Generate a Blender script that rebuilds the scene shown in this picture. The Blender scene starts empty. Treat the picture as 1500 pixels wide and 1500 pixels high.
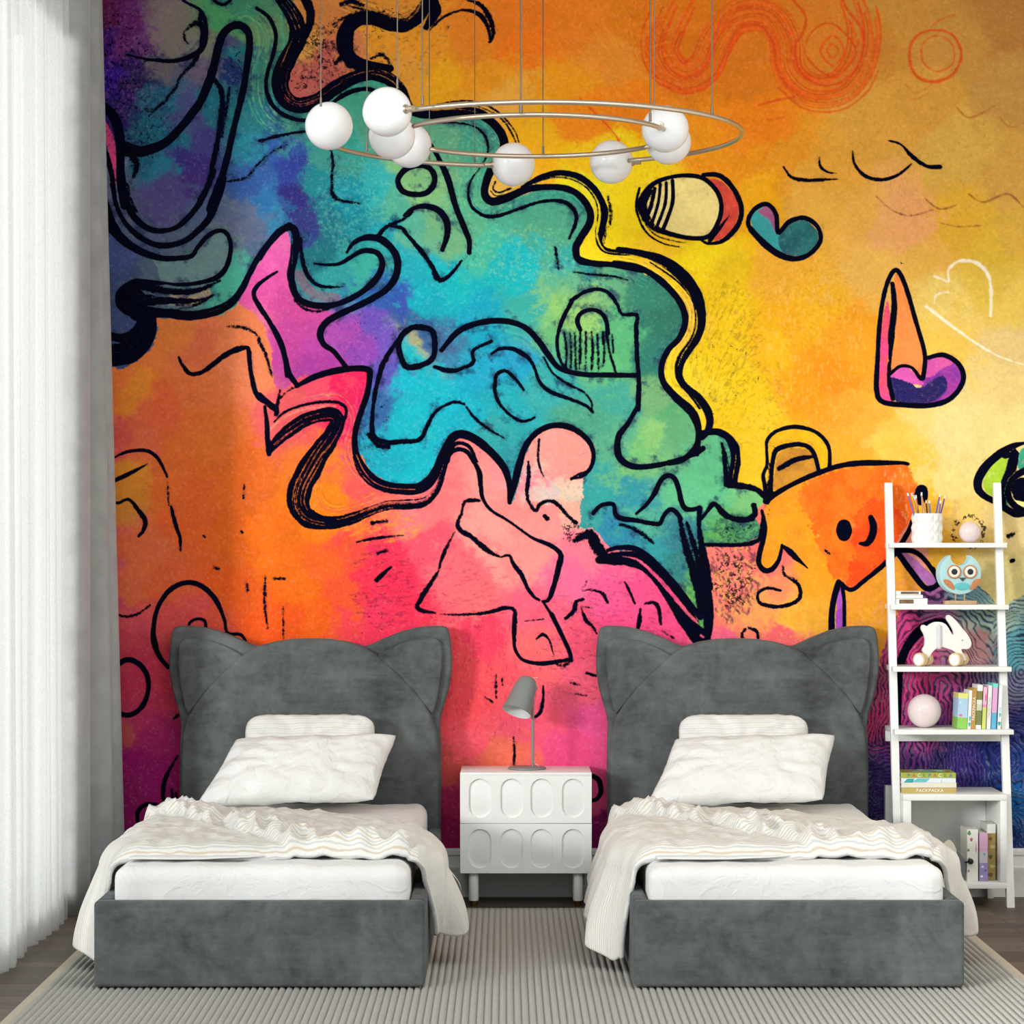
import bpy, bmesh, math, random
import numpy as np
from mathutils import Vector, Matrix

# ---------------------------------------------------------------- camera, light, exposure
S = bpy.context.scene
F, H, CX, CY = 3919.0, 1.3505, 740.0, 800.0          # focal length in px of the 1500 px frame, eye height, vanishing point
cam = bpy.data.objects.new('camera', bpy.data.cameras.new('camera'))
S.collection.objects.link(cam)
cam.location = (0, 0, H)
cam.rotation_euler = (math.radians(90), 0, 0)
cam.data.sensor_width = 36
cam.data.lens = F/1500*36
cam.data.shift_x = 10/1500
cam.data.shift_y = 50/1500
cam.data.clip_end = 200
S.camera = cam

S.view_settings.view_transform = 'Standard'
S.view_settings.look = 'None'
S.view_settings.gamma = 1
S.view_settings.use_curve_mapping = False
S.view_settings.exposure = 0.21
try:
    S.cycles.use_denoising = True
    S.cycles.max_bounces = 8
    S.cycles.transparent_max_bounces = 24
    S.cycles.sample_clamp_indirect = 4
except Exception:
    pass

W = bpy.data.worlds.new('daylight'); S.world = W
W.use_nodes = True
_bg = W.node_tree.nodes['Background']
_bg.inputs[0].default_value = (0.93, 0.97, 1.0, 1)
_bg.inputs[1].default_value = 0.70

sun = bpy.data.objects.new('sun', bpy.data.lights.new('sun', 'SUN'))
S.collection.objects.link(sun)
sun.data.energy = 3.95
sun.data.angle = math.radians(9)
sun.data.color = (1.0, 0.988, 0.97)
sun.rotation_euler = Vector((0.66, 0.72, -0.17)).to_track_quat('-Z', 'Y').to_euler()

fill_panel = bpy.data.objects.new('ceiling_softbox', bpy.data.lights.new('ceiling_softbox', 'AREA'))  # unseen area light, added to brighten the mural wall and the room
S.collection.objects.link(fill_panel)
fill_panel.data.shape = 'RECTANGLE'
fill_panel.data.size = 3.6; fill_panel.data.size_y = 2.0
fill_panel.data.energy = 62
fill_panel.location = (1.0, 6.8, 3.5)
fill_panel.rotation_euler = Vector((0.12, 0.88, -0.48)).to_track_quat('-Z', 'Y').to_euler()

# ---------------------------------------------------------------- helpers
rnd = random.Random(7)
YW = 10.317

def P(x, y, Y):
    """a point of the photo at a known distance, in metres"""
    return ((x-CX)*Y/F, Y, H-(y-CY)*Y/F)

def lin(c):
    if isinstance(c, str):
        c = tuple(int(c[i:i+2], 16) for i in (1, 3, 5))
    out = []
    for v in c[:3]:
        v = v/255
        out.append(v/12.92 if v <= .04045 else ((v+.055)/1.055)**2.4)
    return tuple(out)+(1,)

class NT:
    """a small wrapper for building node materials"""
    def __init__(self, name):
        self.m = bpy.data.materials.new(name); self.m.use_nodes = True
        self.t = self.m.node_tree; self.n = self.t.nodes
        self.b = self.n['Principled BSDF']; self.out = self.n['Material Output']
        self.m['ok'] = 1
    def add(self, typ, ins=None, **kw):
        nd = self.n.new(typ)
        for k, v in kw.items(): setattr(nd, k, v)
        for k, v in (ins or {}).items(): self.set(nd.inputs[k], v)
        return nd
    def set(self, sock, v):
        if isinstance(v, bpy.types.NodeSocket): self.t.links.new(v, sock)
        elif isinstance(v, bpy.types.Node): self.t.links.new(v.outputs[0], sock)
        else: sock.default_value = v
    def math(self, op, a, b=0.5, clamp=False):
        nd = self.add('ShaderNodeMath', {0: a, 1: b}, operation=op, use_clamp=clamp); return nd.outputs[0]
    def mix(self, f, a, b, mode='MIX'):
        nd = self.add('ShaderNodeMix', data_type='RGBA', blend_type=mode)
        self.set(nd.inputs[0], f); self.set(nd.inputs[6], a); self.set(nd.inputs[7], b)
        return nd.outputs[2]
    def coord(self, scale=(1, 1, 1), out='Object'):
        tc = self.add('ShaderNodeTexCoord')
        mp = self.add('ShaderNodeMapping', {0: tc.outputs[out], 3: scale})
        return mp.outputs[0]
    def noise(self, vec, scale, detail=4, rough=.55, dist=0):
        nd = self.add('ShaderNodeTexNoise', {'Vector': vec, 'Scale': scale, 'Detail': detail, 'Roughness': rough, 'Distortion': dist})
        return nd.outputs[0]
    def ramp(self, v, a, b, ca=0.0, cb=1.0, smooth=False):
        nd = self.add('ShaderNodeMapRange', {0: v, 1: a, 2: b, 3: ca, 4: cb}, interpolation_type='SMOOTHSTEP' if smooth else 'LINEAR')
        return nd.outputs[0]
    def bump(self, h, strength=.3, dist=.01):
        nd = self.add('ShaderNodeBump', {'Height': h, 'Strength': strength, 'Distance': dist})
        self.set(self.b.inputs['Normal'], nd.outputs[0])
    def p(self, **kw):
        for k, v in kw.items():
            self.set(self.b.inputs[k.replace('_', ' ')], v)
        return self

def simple(name, c, rough=.5, metal=0, var=.04, scale=40, bump=0, spec=.5, **kw):
    t = NT(name); v = t.coord()
    n = t.noise(v, scale, 3)
    col = t.mix(t.ramp(n, .3, .7), tuple(x*(1-var) for x in lin(c)[:3])+(1,), tuple(min(1, x*(1+var)) for x in lin(c)[:3])+(1,))
    t.p(Base_Color=col, Roughness=rough, Metallic=metal)
    t.b.inputs['Specular IOR Level'].default_value = spec
    for k, q in kw.items(): t.b.inputs[k.replace('_', ' ')].default_value = q
    if bump: t.bump(n, bump, .002)
    return t.m

def link(o, parent=None):
    S.collection.objects.link(o)
    if parent is not None: o.parent = parent
    return o

def mesh_obj(name, bm, mat, parent=None, smooth=None, loc=None):
    me = bpy.data.meshes.new(name)
    bmesh.ops.recalc_face_normals(bm, faces=bm.faces[:])
    bm.to_mesh(me); bm.free()
    for m in (mat if isinstance(mat, (list, tuple)) else [mat]): me.materials.append(m)
    if smooth is not None:
        me.polygons.foreach_set('use_smooth', [True]*len(me.polygons))
        if smooth < 180:
            try: me.set_sharp_from_angle(angle=math.radians(smooth))
            except Exception: pass
    o = bpy.data.objects.new(name, me)
    if loc is not None: o.location = loc
    return link(o, parent)

def tag(o, label=None, cat=None, group=None, kind=None):
    if label: o['label'] = label
    if cat: o['category'] = cat
    if group: o['group'] = group
    if kind: o['kind'] = kind
    return o

def thing(name, label, cat, loc=(0, 0, 0), rz=0, group=None):
    o = bpy.data.objects.new(name, None); o.location = loc; o.rotation_euler = (0, 0, rz)
    o.empty_display_size = .05
    link(o); return tag(o, label, cat, group)

def copy_tree(o, parent=None):
    c = o.copy(); S.collection.objects.link(c); c.parent = parent
    for ch in [x for x in bpy.data.objects if x.parent == o]: copy_tree(ch, c)
    return c

def box(bm, x0, x1, y0, y1, z0, z1, bev=0, seg=2, mi=0):
    r = bmesh.ops.create_cube(bm, size=1)
    for v in r['verts']:
        v.co = Vector(((x0+x1)/2+v.co.x*(x1-x0), (y0+y1)/2+v.co.y*(y1-y0), (z0+z1)/2+v.co.z*(z1-z0)))
    fs = set(f for v in r['verts'] for f in v.link_faces)
    for f in fs: f.material_index = mi
    if bev:
        es = list(set(e for v in r['verts'] for e in v.link_edges))
        bmesh.ops.bevel(bm, geom=es, offset=bev, segments=seg, profile=.5, affect='EDGES')
    return bm

def boxo(name, d, mat, parent=None, bev=.002, seg=2, smooth=40):
    bm = bmesh.new(); box(bm, *d, bev=bev, seg=seg)
    return mesh_obj(name, bm, mat, parent, smooth)

def cyl(bm, p0, p1, r0, r1=None, seg=24, cap=True):
    p0, p1 = Vector(p0), Vector(p1); r1 = r0 if r1 is None else r1
    d = p1-p0; q = d.to_track_quat('Z', 'Y').to_matrix().to_4x4()
    bmesh.ops.create_cone(bm, cap_ends=cap, segments=seg, radius1=r0, radius2=r1, depth=d.length,
                          matrix=Matrix.Translation((p0+p1)/2) @ q)
    return bm

def sphere(bm, c, r, u=40, v=24, sc=(1, 1, 1)):
    bmesh.ops.create_uvsphere(bm, u_segments=u, v_segments=v, radius=r,
                              matrix=Matrix.Translation(c) @ Matrix.Diagonal((*sc, 1)))
    return bm

def lathe(bm, prof, c=(0, 0, 0), seg=32, M=None):
    rings = []
    for r, z in prof:
        ring = []
        for k in range(seg):
            a = 2*math.pi*k/seg
            co = Vector((r*math.cos(a), r*math.sin(a), z))
            co = (M @ co) if M is not None else co+Vector(c)
            ring.append(bm.verts.new(co))
        rings.append(ring)
    for a, b in zip(rings, rings[1:]):
        for k in range(seg):
            bm.faces.new((a[k], a[(k+1) % seg], b[(k+1) % seg], b[k]))
    return rings

def tube(bm, pts, r, seg=12, closed=False):
    pts = [Vector(p) for p in pts]; n = len(pts); rings = []
    up = Vector((0, 0, 1))
    for i, p in enumerate(pts):
        a = pts[(i-1) % n] if (closed or i > 0) else p
        b = pts[(i+1) % n] if (closed or i < n-1) else p
        t = (b-a).normalized()
        s = t.cross(up)
        s = Vector((1, 0, 0)) if s.length < 1e-4 else s.normalized()
        w = s.cross(t)
        rr = r[i] if isinstance(r, (list, tuple)) else r
        rings.append([bm.verts.new(p+rr*(math.cos(2*math.pi*k/seg)*s+math.sin(2*math.pi*k/seg)*w)) for k in range(seg)])
    m = n if closed else n-1
    for i in range(m):
        a, b = rings[i], rings[(i+1) % n]
        for k in range(seg): bm.faces.new((a[k], a[(k+1) % seg], b[(k+1) % seg], b[k]))
    if not closed:
        bm.faces.new(rings[0]); bm.faces.new(rings[-1][::-1])
    return bm

def prism(bm, pts, y0, y1, bev=0, seg=3, mi=0):
    """outline in (x, z) extruded from y0 (front) to y1 (back)"""
    vs = [bm.verts.new((x, y0, z)) for x, z in pts]
    f = bm.faces.new(vs); f.material_index = mi
    front = f
    r = bmesh.ops.extrude_face_region(bm, geom=[f])
    nv = [g for g in r['geom'] if isinstance(g, bmesh.types.BMVert)]
    for v in nv: v.co.y = y1
    for v in nv:
        for ff in v.link_faces: ff.material_index = mi
    if bev:
        es = [e for e in bm.edges if all(v in vs for v in e.verts)] 
        es = [e for e in es if e.is_valid]
        bmesh.ops.bevel(bm, geom=es, offset=bev, segments=seg, profile=.5, affect='EDGES')
    return bm

def catmull(pts, n=8, closed=False):
    pts = [np.array(p, float) for p in pts]; out = []
    m = len(pts); rng = range(m) if closed else range(m-1)
    for i in rng:
        if closed: p0, p1, p2, p3 = pts[(i-1) % m], pts[i], pts[(i+1) % m], pts[(i+2) % m]
        else: p0, p1, p2, p3 = pts[max(i-1, 0)], pts[i], pts[i+1], pts[min(i+2, m-1)]
        for k in range(n):
            t = k/n
            out.append(.5*((2*p1)+(-p0+p2)*t+(2*p0-5*p1+4*p2-p3)*t*t+(-p0+3*p1-3*p2+p3)*t**3))
    if not closed: out.append(pts[-1])
    return out

def slab2d(name, outer, holes, y_front, depth, bev, mat, parent=None):
    """flat plate with holes, outline in (x, z), front face at y_front looking to -Y"""
    cu = bpy.data.curves.new(name, 'CURVE'); cu.dimensions = '2D'; cu.fill_mode = 'BOTH'
    for pts in [outer]+holes:
        sp = cu.splines.new('POLY'); sp.points.add(len(pts)-1)
        for q, (x, z) in zip(sp.points, pts): q.co = (x, z, 0, 1)
        sp.use_cyclic_u = True
    cu.extrude = depth/2-bev; cu.bevel_depth = bev; cu.bevel_resolution = 2; cu.offset = -bev
    tmp = bpy.data.objects.new(name, cu); S.collection.objects.link(tmp)
    dg = bpy.context.evaluated_depsgraph_get()
    me = bpy.data.meshes.new_from_object(tmp.evaluated_get(dg))
    bpy.data.objects.remove(tmp)
    me.transform(Matrix.Rotation(math.radians(90), 4, 'X'))
    me.transform(Matrix.Translation((0, y_front+depth/2, 0)))
    me.materials.clear(); me.materials.append(mat)
    o = bpy.data.objects.new(name, me)
    return link(o, parent)

def letters(text, size, mat, M, parent, name='lettering', extrude=.0004, align='CENTER'):
    cu = bpy.data.curves.new(name, 'FONT'); cu.body = text; cu.size = size
    cu.align_x = align; cu.align_y = 'CENTER'; cu.extrude = extrude; cu.resolution_u = 3
    tmp = bpy.data.objects.new(name, cu); S.collection.objects.link(tmp)
    dg = bpy.context.evaluated_depsgraph_get()
    me = bpy.data.meshes.new_from_object(tmp.evaluated_get(dg))
    bpy.data.objects.remove(tmp)
    me.transform(M)
    me.materials.clear(); me.materials.append(mat)
    return link(bpy.data.objects.new(name, me), parent)
# ---------------------------------------------------------------- the mural on the back wall
# strokes are written in small local grids: letter = (x origin, y origin, scale) on a 1500-unit grid over the painting
BL = dict(a=(120,0,5), b=(120,250,5), c=(380,0,5), d=(380,250,5), e=(640,100,5), f=(840,300,5), g=(1000,560,5),
          h=(380,480,5), i=(800,680,5), j=(560,640,5), k=(1290,620,7.143), A=(0,0,3), B=(450,0,3), C=(900,0,2.5),
          D=(120,450,3), E=(520,450,3), G=(900,500,3), n=(140,900,4.286), m=(640,900,4.286), q=(1260,860,3.75), p=(0,0,1),
          s=(1270,680,4.545))
GX = np.arange(118, 1516, 1.5, dtype=np.float32); GY = np.arange(-6, 1256, 1.5, dtype=np.float32)
NXg, NYg = len(GX), len(GY)
PX, PY = np.meshgrid(GX, GY)
rs = np.random.RandomState(11)

def vnoise(X, Y, cell, seed):
    r = np.random.RandomState(seed); n = 512
    tab = r.rand(n, n).astype(np.float32)
    u, v = X/cell+100, Y/cell+100
    iu, iv = np.floor(u).astype(int), np.floor(v).astype(int)
    fu, fv = u-iu, v-iv
    fu = fu*fu*(3-2*fu); fv = fv*fv*(3-2*fv)
    iu %= n; iv %= n; iu1 = (iu+1) % n; iv1 = (iv+1) % n
    return (tab[iv, iu]*(1-fu)+tab[iv, iu1]*fu)*(1-fv)+(tab[iv1, iu]*(1-fu)+tab[iv1, iu1]*fu)*fv

def fbm(X, Y, cell, oct_, seed, gain=.55):
    s = 0; a = 1; t = 0
    for k in range(oct_):
        s = s+a*vnoise(X, Y, cell/2**k, seed+k*17); t += a; a *= gain
    return s/t-.5

def pts_of(s):
    tok = s.split(); bx, by, sc = BL[tok[0].lstrip('*')]
    return [(bx+float(a)/sc, by+float(b)/sc) for a, b in (t.split(',') for t in tok[1:])]

def inside(poly, warp=0):
    poly = np.array(poly, np.float32); m = np.zeros((NYg, NXg), bool)
    j0, j1 = np.searchsorted(GX, [poly[:, 0].min(), poly[:, 0].max()]); i0, i1 = np.searchsorted(GY, [poly[:, 1].min(), poly[:, 1].max()])
    X, Y = PX[i0:i1, j0:j1], PY[i0:i1, j0:j1]; c = np.zeros(X.shape, bool)
    if warp: X, Y = X+warp*2*fbm(X, Y, 14, 4, 701, .8), Y+warp*2*fbm(X, Y, 14, 4, 702, .8)
    n = len(poly)
    for k in range(n):
        x0, y0 = poly[k]; x1, y1 = poly[(k+1) % n]
        if y0 == y1: continue
        c ^= ((y0 > Y) != (y1 > Y)) & (X < (x1-x0)*(Y-y0)/(y1-y0)+x0)
    m[i0:i1, j0:j1] = c
    return m

def samples(pts, closed, off=None):
    d = np.array(catmull(pts, 10, closed)); 
    if closed: d = np.vstack([d, d[:1]])
    L = np.r_[0, np.cumsum(np.hypot(*np.diff(d, axis=0).T))]
    n = max(3, int(L[-1]/1.1)); s = np.linspace(0, L[-1], n)
    x, y = np.interp(s, L, d[:, 0]), np.interp(s, L, d[:, 1])
    return x, y, s/L[-1]

def stamp(D, x, y, r, extra=None, val=0, reach=12):
    for a, b, c in zip(x, y, r):
        R = c+reach
        j0 = max(0, int((a-R-GX[0])/1.5)); j1 = min(NXg, int((a+R-GX[0])/1.5)+2)
        i0 = max(0, int((b-R-GY[0])/1.5)); i1 = min(NYg, int((b+R-GY[0])/1.5)+2)
        if j0 >= j1 or i0 >= i1: continue
        dx = GX[None, j0:j1]-a; dy = GY[i0:i1, None]-b
        d = np.sqrt(dx*dx+dy*dy)-c
        w = D[i0:i1, j0:j1]
        if extra is not None:
            e = extra[i0:i1, j0:j1]; e[d < w] = val
        np.minimum(w, d, out=w)

def widths(spec, t, npts):
    w = [float(v) for v in spec.split(':')]
    if len(w) == 1: return np.full(len(t), w[0]/2)
    return np.interp(t, np.linspace(0, 1, len(w)), w)/2

INK = np.full((NYg, NXg), 14., np.float32); RGH = np.zeros((NYg, NXg), np.float32); CRV = np.full((NYg, NXg), 9., np.float32)

def normals(x, y):
    dx, dy = np.gradient(x), np.gradient(y); L = np.hypot(dx, dy)+1e-6
    return -dy/L, dx/L

def ink(text):
    for ln in text.strip().split('\n'):
        ln = ln.strip()
        if not ln or ln[0] == '#': continue
        wsp, rg, rest = ln.split(' ', 2)
        closed = rest[0] == '*'
        pts = pts_of(rest); x, y, t = samples(pts, closed)
        r = widths(wsp, t, len(pts)); rg = float(rg)
        wob = np.interp(np.arange(len(t)), np.arange(0, len(t)+20, 9), rs.rand(len(np.arange(0, len(t)+20, 9)))*.5-.25)
        stamp(INK, x, y, np.maximum(.5, (r+.25)*(1+wob*(.2+rg*.45))), RGH, rg)

def carve(text, offs=None):
    """thin gaps left in an ink stroke; offs = sideways offsets (px) with start, end, width"""
    for ln in text.strip().split('\n'):
        ln = ln.strip()
        if not ln: continue
        wsp, rest = ln.split(' ', 1)
        pts = pts_of(rest); x, y, t = samples(pts, rest[0] == '*')
        nx, ny = normals(x, y)
        for (o, a, b, w) in (offs or [(0, 0, 1, None)]):
            k = (t >= a) & (t <= b)
            if k.sum() < 3: continue
            tt = (t[k]-a)/(b-a)
            r = (widths(wsp, t, 0)[k] if w is None else np.full(k.sum(), w/2)*np.sin(np.pi*np.clip(tt, .06, .94))**.6)
            stamp(CRV, x[k]+nx[k]*o, y[k]+ny[k]*o, np.maximum(.2, r), reach=6)

# ---- grounds: colour samples scattered over the painting, top-left ones with the corner's vignette darkness
COOL = """150,30 5a0a46;128,20 8a0a3c;160,60 3c146e;190,40 5f1e64;165,110 32148a;140,130 32128c;200,90 2a1058;185,65 6a2a72;215,60 6e3a74;240,40 827370;262,60 7d736b;290,70 78786a;240,100 6a6468;265,110 5c5a70;210,130 1e144e;150,180 2a1278;180,160 281060;232,150 28607c;240,190 20667e;220,205 1e6074;270,165 464c7c;300,100 6a5c74;310,45 72785f;318,28 469660;350,28 4c965c;378,50 688c5c;355,10 3c8264;340,52 46466c;342,90 14285c;350,78 207078;345,120 122e64;330,135 1c6070;305,160 1e6a7c;290,205 403c7c;270,230 322c76;280,255 402a76;250,285 4c467e;230,310 50487e;300,300 4c5a7e;215,240 1c5a74;235,250 28708a;290,345 4c5c78;165,250 64708c;200,335 505c76;250,368 505a70;310,350 647a78;280,392 5a7676;230,400 4e6074;150,380 465288;170,420 3e4c76;160,460 3c4a78;370,262 2e5290;390,300 2c669a;402,322 32789e;360,312 5a6680;340,342 5c6280;370,362 4c6280;350,405 48a08c;335,425 4aa690;430,240 2c3c8c;426,300 2c2874;440,332 32347c;412,210 2c5294;400,185 1e5078;370,170 226e78;365,212 23788a;376,130 377068;400,84 3c8068;440,172 378272;480,232 3c8c82;500,200 329686;520,160 46a086;560,190 4c967c;470,262 23828c;500,292 1e8c9c;540,282 32a4a6;565,305 50a48c;480,322 1e7884;460,372 1e6e78;520,332 198696;565,340 1e96a4;500,402 329696;540,392 3ca496;600,385 28a2b0;610,262 7eb478;645,205 60a480;700,200 469a80;722,170 3c9080;680,302 58ae88;655,335 6caa7c;600,345 5aaa90;720,262 4ca486;700,362 46b29a;660,422 1eaeb6;750,392 23aeb4;800,345 50a284;780,302 4ca084;850,330 4a9c80;850,392 32a09c;620,450 1ea0b2;700,460 1e9eb8;560,442 305aa8;590,460 3850a2;540,482 7050b4;500,490 aa4eaa;530,520 964aaf;560,520 7055b4;572,550 5a55ae;640,500 3c648c;620,485 325a8c;610,505 a0a078;600,525 28afb8;600,560 22aec0;600,620 22aebc;650,580 22aec0;700,560 28a0be;680,622 24a8bc;620,690 22aebc;556,610 32649a;570,662 26a4b8;760,540 2896ba;740,602 2aa4b0;800,560 3aa2a0;722,642 34a0a2;742,690 2e8e96;820,450 86bc70;862,470 90c06a;870,432 86b872;840,505 60aa70;902,480 56aa74;905,525 5cb074;960,440 327864;982,470 2c6c5c;950,520 2c7466;900,402 5fa478;850,412 64aa82;780,442 3ca49a;905,580 429c8c;870,612 4a9a7e;962,580 70a670;960,642 84ba70;1000,642 60a474;985,602 56a06e;930,662 70b470;900,642 56a480;880,702 389a96;932,722 34909a;850,762 3c9894;1000,722 60b484;1050,682 5aae7e;1062,722 60b884;1090,740 76b874;1060,782 58a056;932,762 50a48c;900,780 2e82a0;940,822 349096;980,850 2e7878;990,782 327884;1004,868 5aa05c;1010,884 7ad050;1090,775 509860"""
WARM = """250,480 d8783e;300,500 d46a48;205,520 e07a40;190,572 e48c38;165,560 e67a40;230,602 dc643e;165,650 d45a50;192,655 dc6a4a;300,560 da7040;352,500 e07c50;372,540 e48058;300,640 d86c34;350,700 d8662c;250,700 da6a34;182,700 d88a34;165,735 cc8438;158,800 d05a78;200,805 d86a44;280,760 d86030;250,862 d66038;330,780 d86228;350,850 de5c28;400,800 e66e22;420,902 e85828;440,862 ec6e22;480,832 f06432;190,870 d66a48;180,902 ce5060;170,930 c04450;250,902 d05050;280,902 d4504e;180,972 bc3c50;200,1002 b83450;240,1002 c63c50;200,1062 b0325c;212,1082 a02460;180,1072 b4504e;180,1120 941a62;220,1152 981964;180,1182 8c145c;200,1222 86145c;530,570 ea2c5c;520,622 e83058;500,690 ee7c38;490,742 ee8426;540,722 ee5c58;560,742 f07060;470,580 ec5068;430,592 e05c60;530,545 f0305c;560,802 f03c5a;520,802 f05046;540,852 f23a52;580,872 f03856;560,902 f03e5c;500,882 f05a38;460,905 ec6420;490,760 f08020;530,770 f06a40;620,760 f4787a;660,702 f47678;650,680 f07078;640,790 f2566a;680,832 f46c76;700,870 f46e74;720,782 f49a90;760,822 f4928c;745,762 f28a86;800,752 f48e8a;830,672 f6968c;790,660 ec9a90;782,702 ec8a96;832,722 e8c4aa;800,722 d8beb4;840,752 ecaa98;700,680 f08682;722,702 f4928c;850,802 f2788c;830,852 f46c92;880,862 f05c8c;940,882 f05486;960,922 f05082;902,912 ec4c7e;850,932 ec5672;790,902 f2647c;700,922 f04662;660,962 f05258;780,962 f46a6e;740,1002 f45a64;680,1022 f0505a;700,1082 f05c6a;780,1062 f05c74;860,1002 ee6078;862,1062 e4568c;842,1102 e45080;740,1110 e8705a;660,1122 c64e4c;662,1182 b02c5c;652,1222 a02058;870,1172 d04c78;880,1205 851560;880,1240 780f52;1060,852 ee7c70;1080,902 ee7e66;1060,932 ee6682;1112,832 ee6e6c;1110,900 f09a5c;1150,932 ee686c;1180,962 f0786e;1125,862 f08c62;1160,905 f0b048;1200,902 e8a43e;1200,852 ee9a30;1240,882 e8983a;1290,905 e8a238;1300,950 e8a038;1340,852 e8a03e;1370,800 e0a83c;1250,960 f0907c;560,20 d88c3a;480,30 d28044;470,82 be5e54;450,122 c2625a;500,60 d28050;560,62 e89a36;620,70 e89632;650,112 eaa52a;600,100 e29a40;700,50 e48430;760,30 e67c2e;780,62 ee7a2a;720,122 e8962c;850,40 e6802e;880,82 e48e38;842,122 ea982c;900,162 ec8224;862,182 f08c20;780,222 f2b024;860,242 f2be2a;905,242 f4d024;930,40 dc7e28;1000,60 da7824;1100,60 da7a28;1200,60 d88030;1270,62 c88638;1320,40 c89040;1400,60 c89046;1480,40 b87e40;1480,122 c4924c;1350,152 d49a44;1290,182 da9f46;1400,222 d6a850;1480,252 d09e4c;1120,202 ec8226;1080,232 ee9626;1150,222 e49630;1200,242 e0a040;1100,302 eea822;1150,402 e4a53a;1200,302 e0a748;1250,322 e2a850;1290,332 e8a868;1330,332 e6a268;1400,322 dca83c;1450,352 dab040;1480,340 d4a848;1280,402 e4b058;1350,372 dfaa50;920,302 f4d218;930,382 eec91a;1000,342 e8ba26;1060,422 e4ba24;1020,382 f0cf20;1060,502 e4ba26;1070,562 e6be2c;1060,622 e4ba2a;1100,622 e6bc34;1120,502 e4ac2a;1160,482 e4a02a;1200,452 e6a92e;1182,562 e6962a;1220,562 e88c26;1250,502 e89a30;1240,582 e6a03a;1280,622 eeaa44;1330,602 e6c878;1300,642 f0be58;1260,652 f0a63a;1400,622 e6ce8c;1450,562 e0c47e;1400,452 e4c46e;1450,422 dab64e;1480,442 e0be5c;1480,522 dcbe7e;1380,502 e8be58;1450,642 e6ce86;1380,702 e8cc82;1340,692 eebe50;1352,732 eeb43a;1400,762 e8c470;1380,802 e2ae48;1450,782 dcc486;1490,782 d2be86;1400,862 dab872;1480,842 ccbe82;850,272 e8da34;880,342 eed022;950,378 eec038;1010,470 eebc42;985,560 f0cc38;1008,600 eac83e;768,292 e4ae50;733,155 e8a848;440,60 e0a050;390,10 c8a050"""
MAG = """420,350 e06aa8;400,392 dc5ea4;420,422 da5a9c;385,430 d45098;440,462 d05098;405,452 c84c94;425,500 c44a98;465,505 b848a0;450,540 a43e96;405,532 ba4694;385,470 d87090;480,470 c44e9a;500,540 b0409c;392,560 cc5c80"""
SWIRL = """1290,1002 be4e78;1283,1062 cc4272;1283,1150 3c2264;1330,920 e05090;1350,950 e4508c;1320,990 ce4480;1400,980 aa6e8c;1430,940 be8c8c;1370,880 aa64a0;1420,882 6e96a0;1450,902 96afa0;1350,1020 dc4a86;1395,1002 be4a8c;1425,1032 6e5082;1340,1082 be5096;1330,1122 783c8c;1400,1102 463282;1450,1102 232d78;1480,1002 8282a0;1490,952 5a96a0;1492,1052 323c82;1482,1112 1e3c82;1495,1182 145a96;1490,1232 0a326e;1320,1152 3c286e;1360,1060 8c4a96"""

def parse(s):
    a = [t.split() for t in s.split(';')]
    xy = np.array([[float(v) for v in p.split(',')] for p, c in a], np.float32)
    col = np.array([lin('#'+c)[:3] for p, c in a], np.float32)
    return xy, col

WX = PX+58*fbm(PX, PY, 70, 5, 3, .62)+16*fbm(PX, PY, 9, 3, 50, .8)
WY = PY+58*fbm(PX, PY, 70, 5, 9, .62)+16*fbm(PX, PY, 9, 3, 60, .8)
SW = np.clip((fbm(PX, PY*1.25, 22, 5, 210, .8)-.035)*14, 0, 1)[..., None]     # where a second dabbed coat shows

def ground(s, mask, sharp=3.6):
    k, a = ground1(s, mask, sharp, 0); _, b = ground1(s, mask, sharp, 1)
    f = SW[k]*.62
    return k, a*(1-f)+b*f

def ground1(s, mask, sharp, second):
    xy, col = parse(s); k = np.where(mask); x, y = WX[k]+second*30*np.sin(PY[k]/37+2), WY[k]+second*26*np.cos(PX[k]/41)
    num = np.zeros((len(x), 3), np.float32); den = np.zeros(len(x), np.float32)
    for (a, b), c in zip(xy, col):
        w = 1/((x-a)**2+(y-b)**2+60.)**sharp
        num += w[:, None]*c; den += w
    return k, num/den[:, None]

COOLP = """404,-10 420,30 424,60 408,100 402,124 406,144 420,158 440,162 464,152 490,134 520,118 550,114 572,124 590,144 604,166 640,168 680,164 716,180 732,200 732,220 720,244 708,270 708,290 720,297 740,294 770,282 810,276 836,278 856,290 864,312 856,340 846,360 848,380 870,388 900,388 940,398 976,420 998,444 1003,468 996,492 978,512 969,540 972,560 992,584 1010,600 1018,612 1024,632 1060,634 1076,650 1074,680 1074,708 1100,712 1120,730 1112,745 1108,760 1114,785 1080,798 1034,800 1036,860 1038,940 1022,915 1020,900 986,854 960,828 940,810 920,804 894,804 868,776 846,772 850,763 852,735 853,703 870,667 860,643 837,627 810,622 783,637 767,677 753,723 746,737 743,712 736,686 720,664 703,648 677,637 657,645 640,677 623,707 600,713 567,707 537,683 522,650 527,617 537,583 540,543 512,540 498,518 476,504 470,488 478,474 510,458 486,458 446,444 432,428 426,400 424,345 400,352 380,385 360,420 350,445 330,458 290,466 240,466 228,470 230,490 215,520 185,538 150,540 90,540 90,-10"""
MAGP = """424,343 400,352 380,385 360,420 350,445 372,460 392,490 398,520 406,570 440,556 490,545 512,540 498,518 476,504 470,488 478,474 510,458 486,458 446,444 432,428 426,400"""
SWP = """1250,965 1282,985 1296,945 1312,905 1340,875 1375,848 1415,850 1450,872 1465,900 1475,885 1500,872 1530,870 1530,1260 1250,1260"""
def PL(s): return [tuple(float(v) for v in t.split(',')) for t in s.split()]
def smoothp(s): return [tuple(p) for p in catmull(PL(s), 4, True)]

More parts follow.
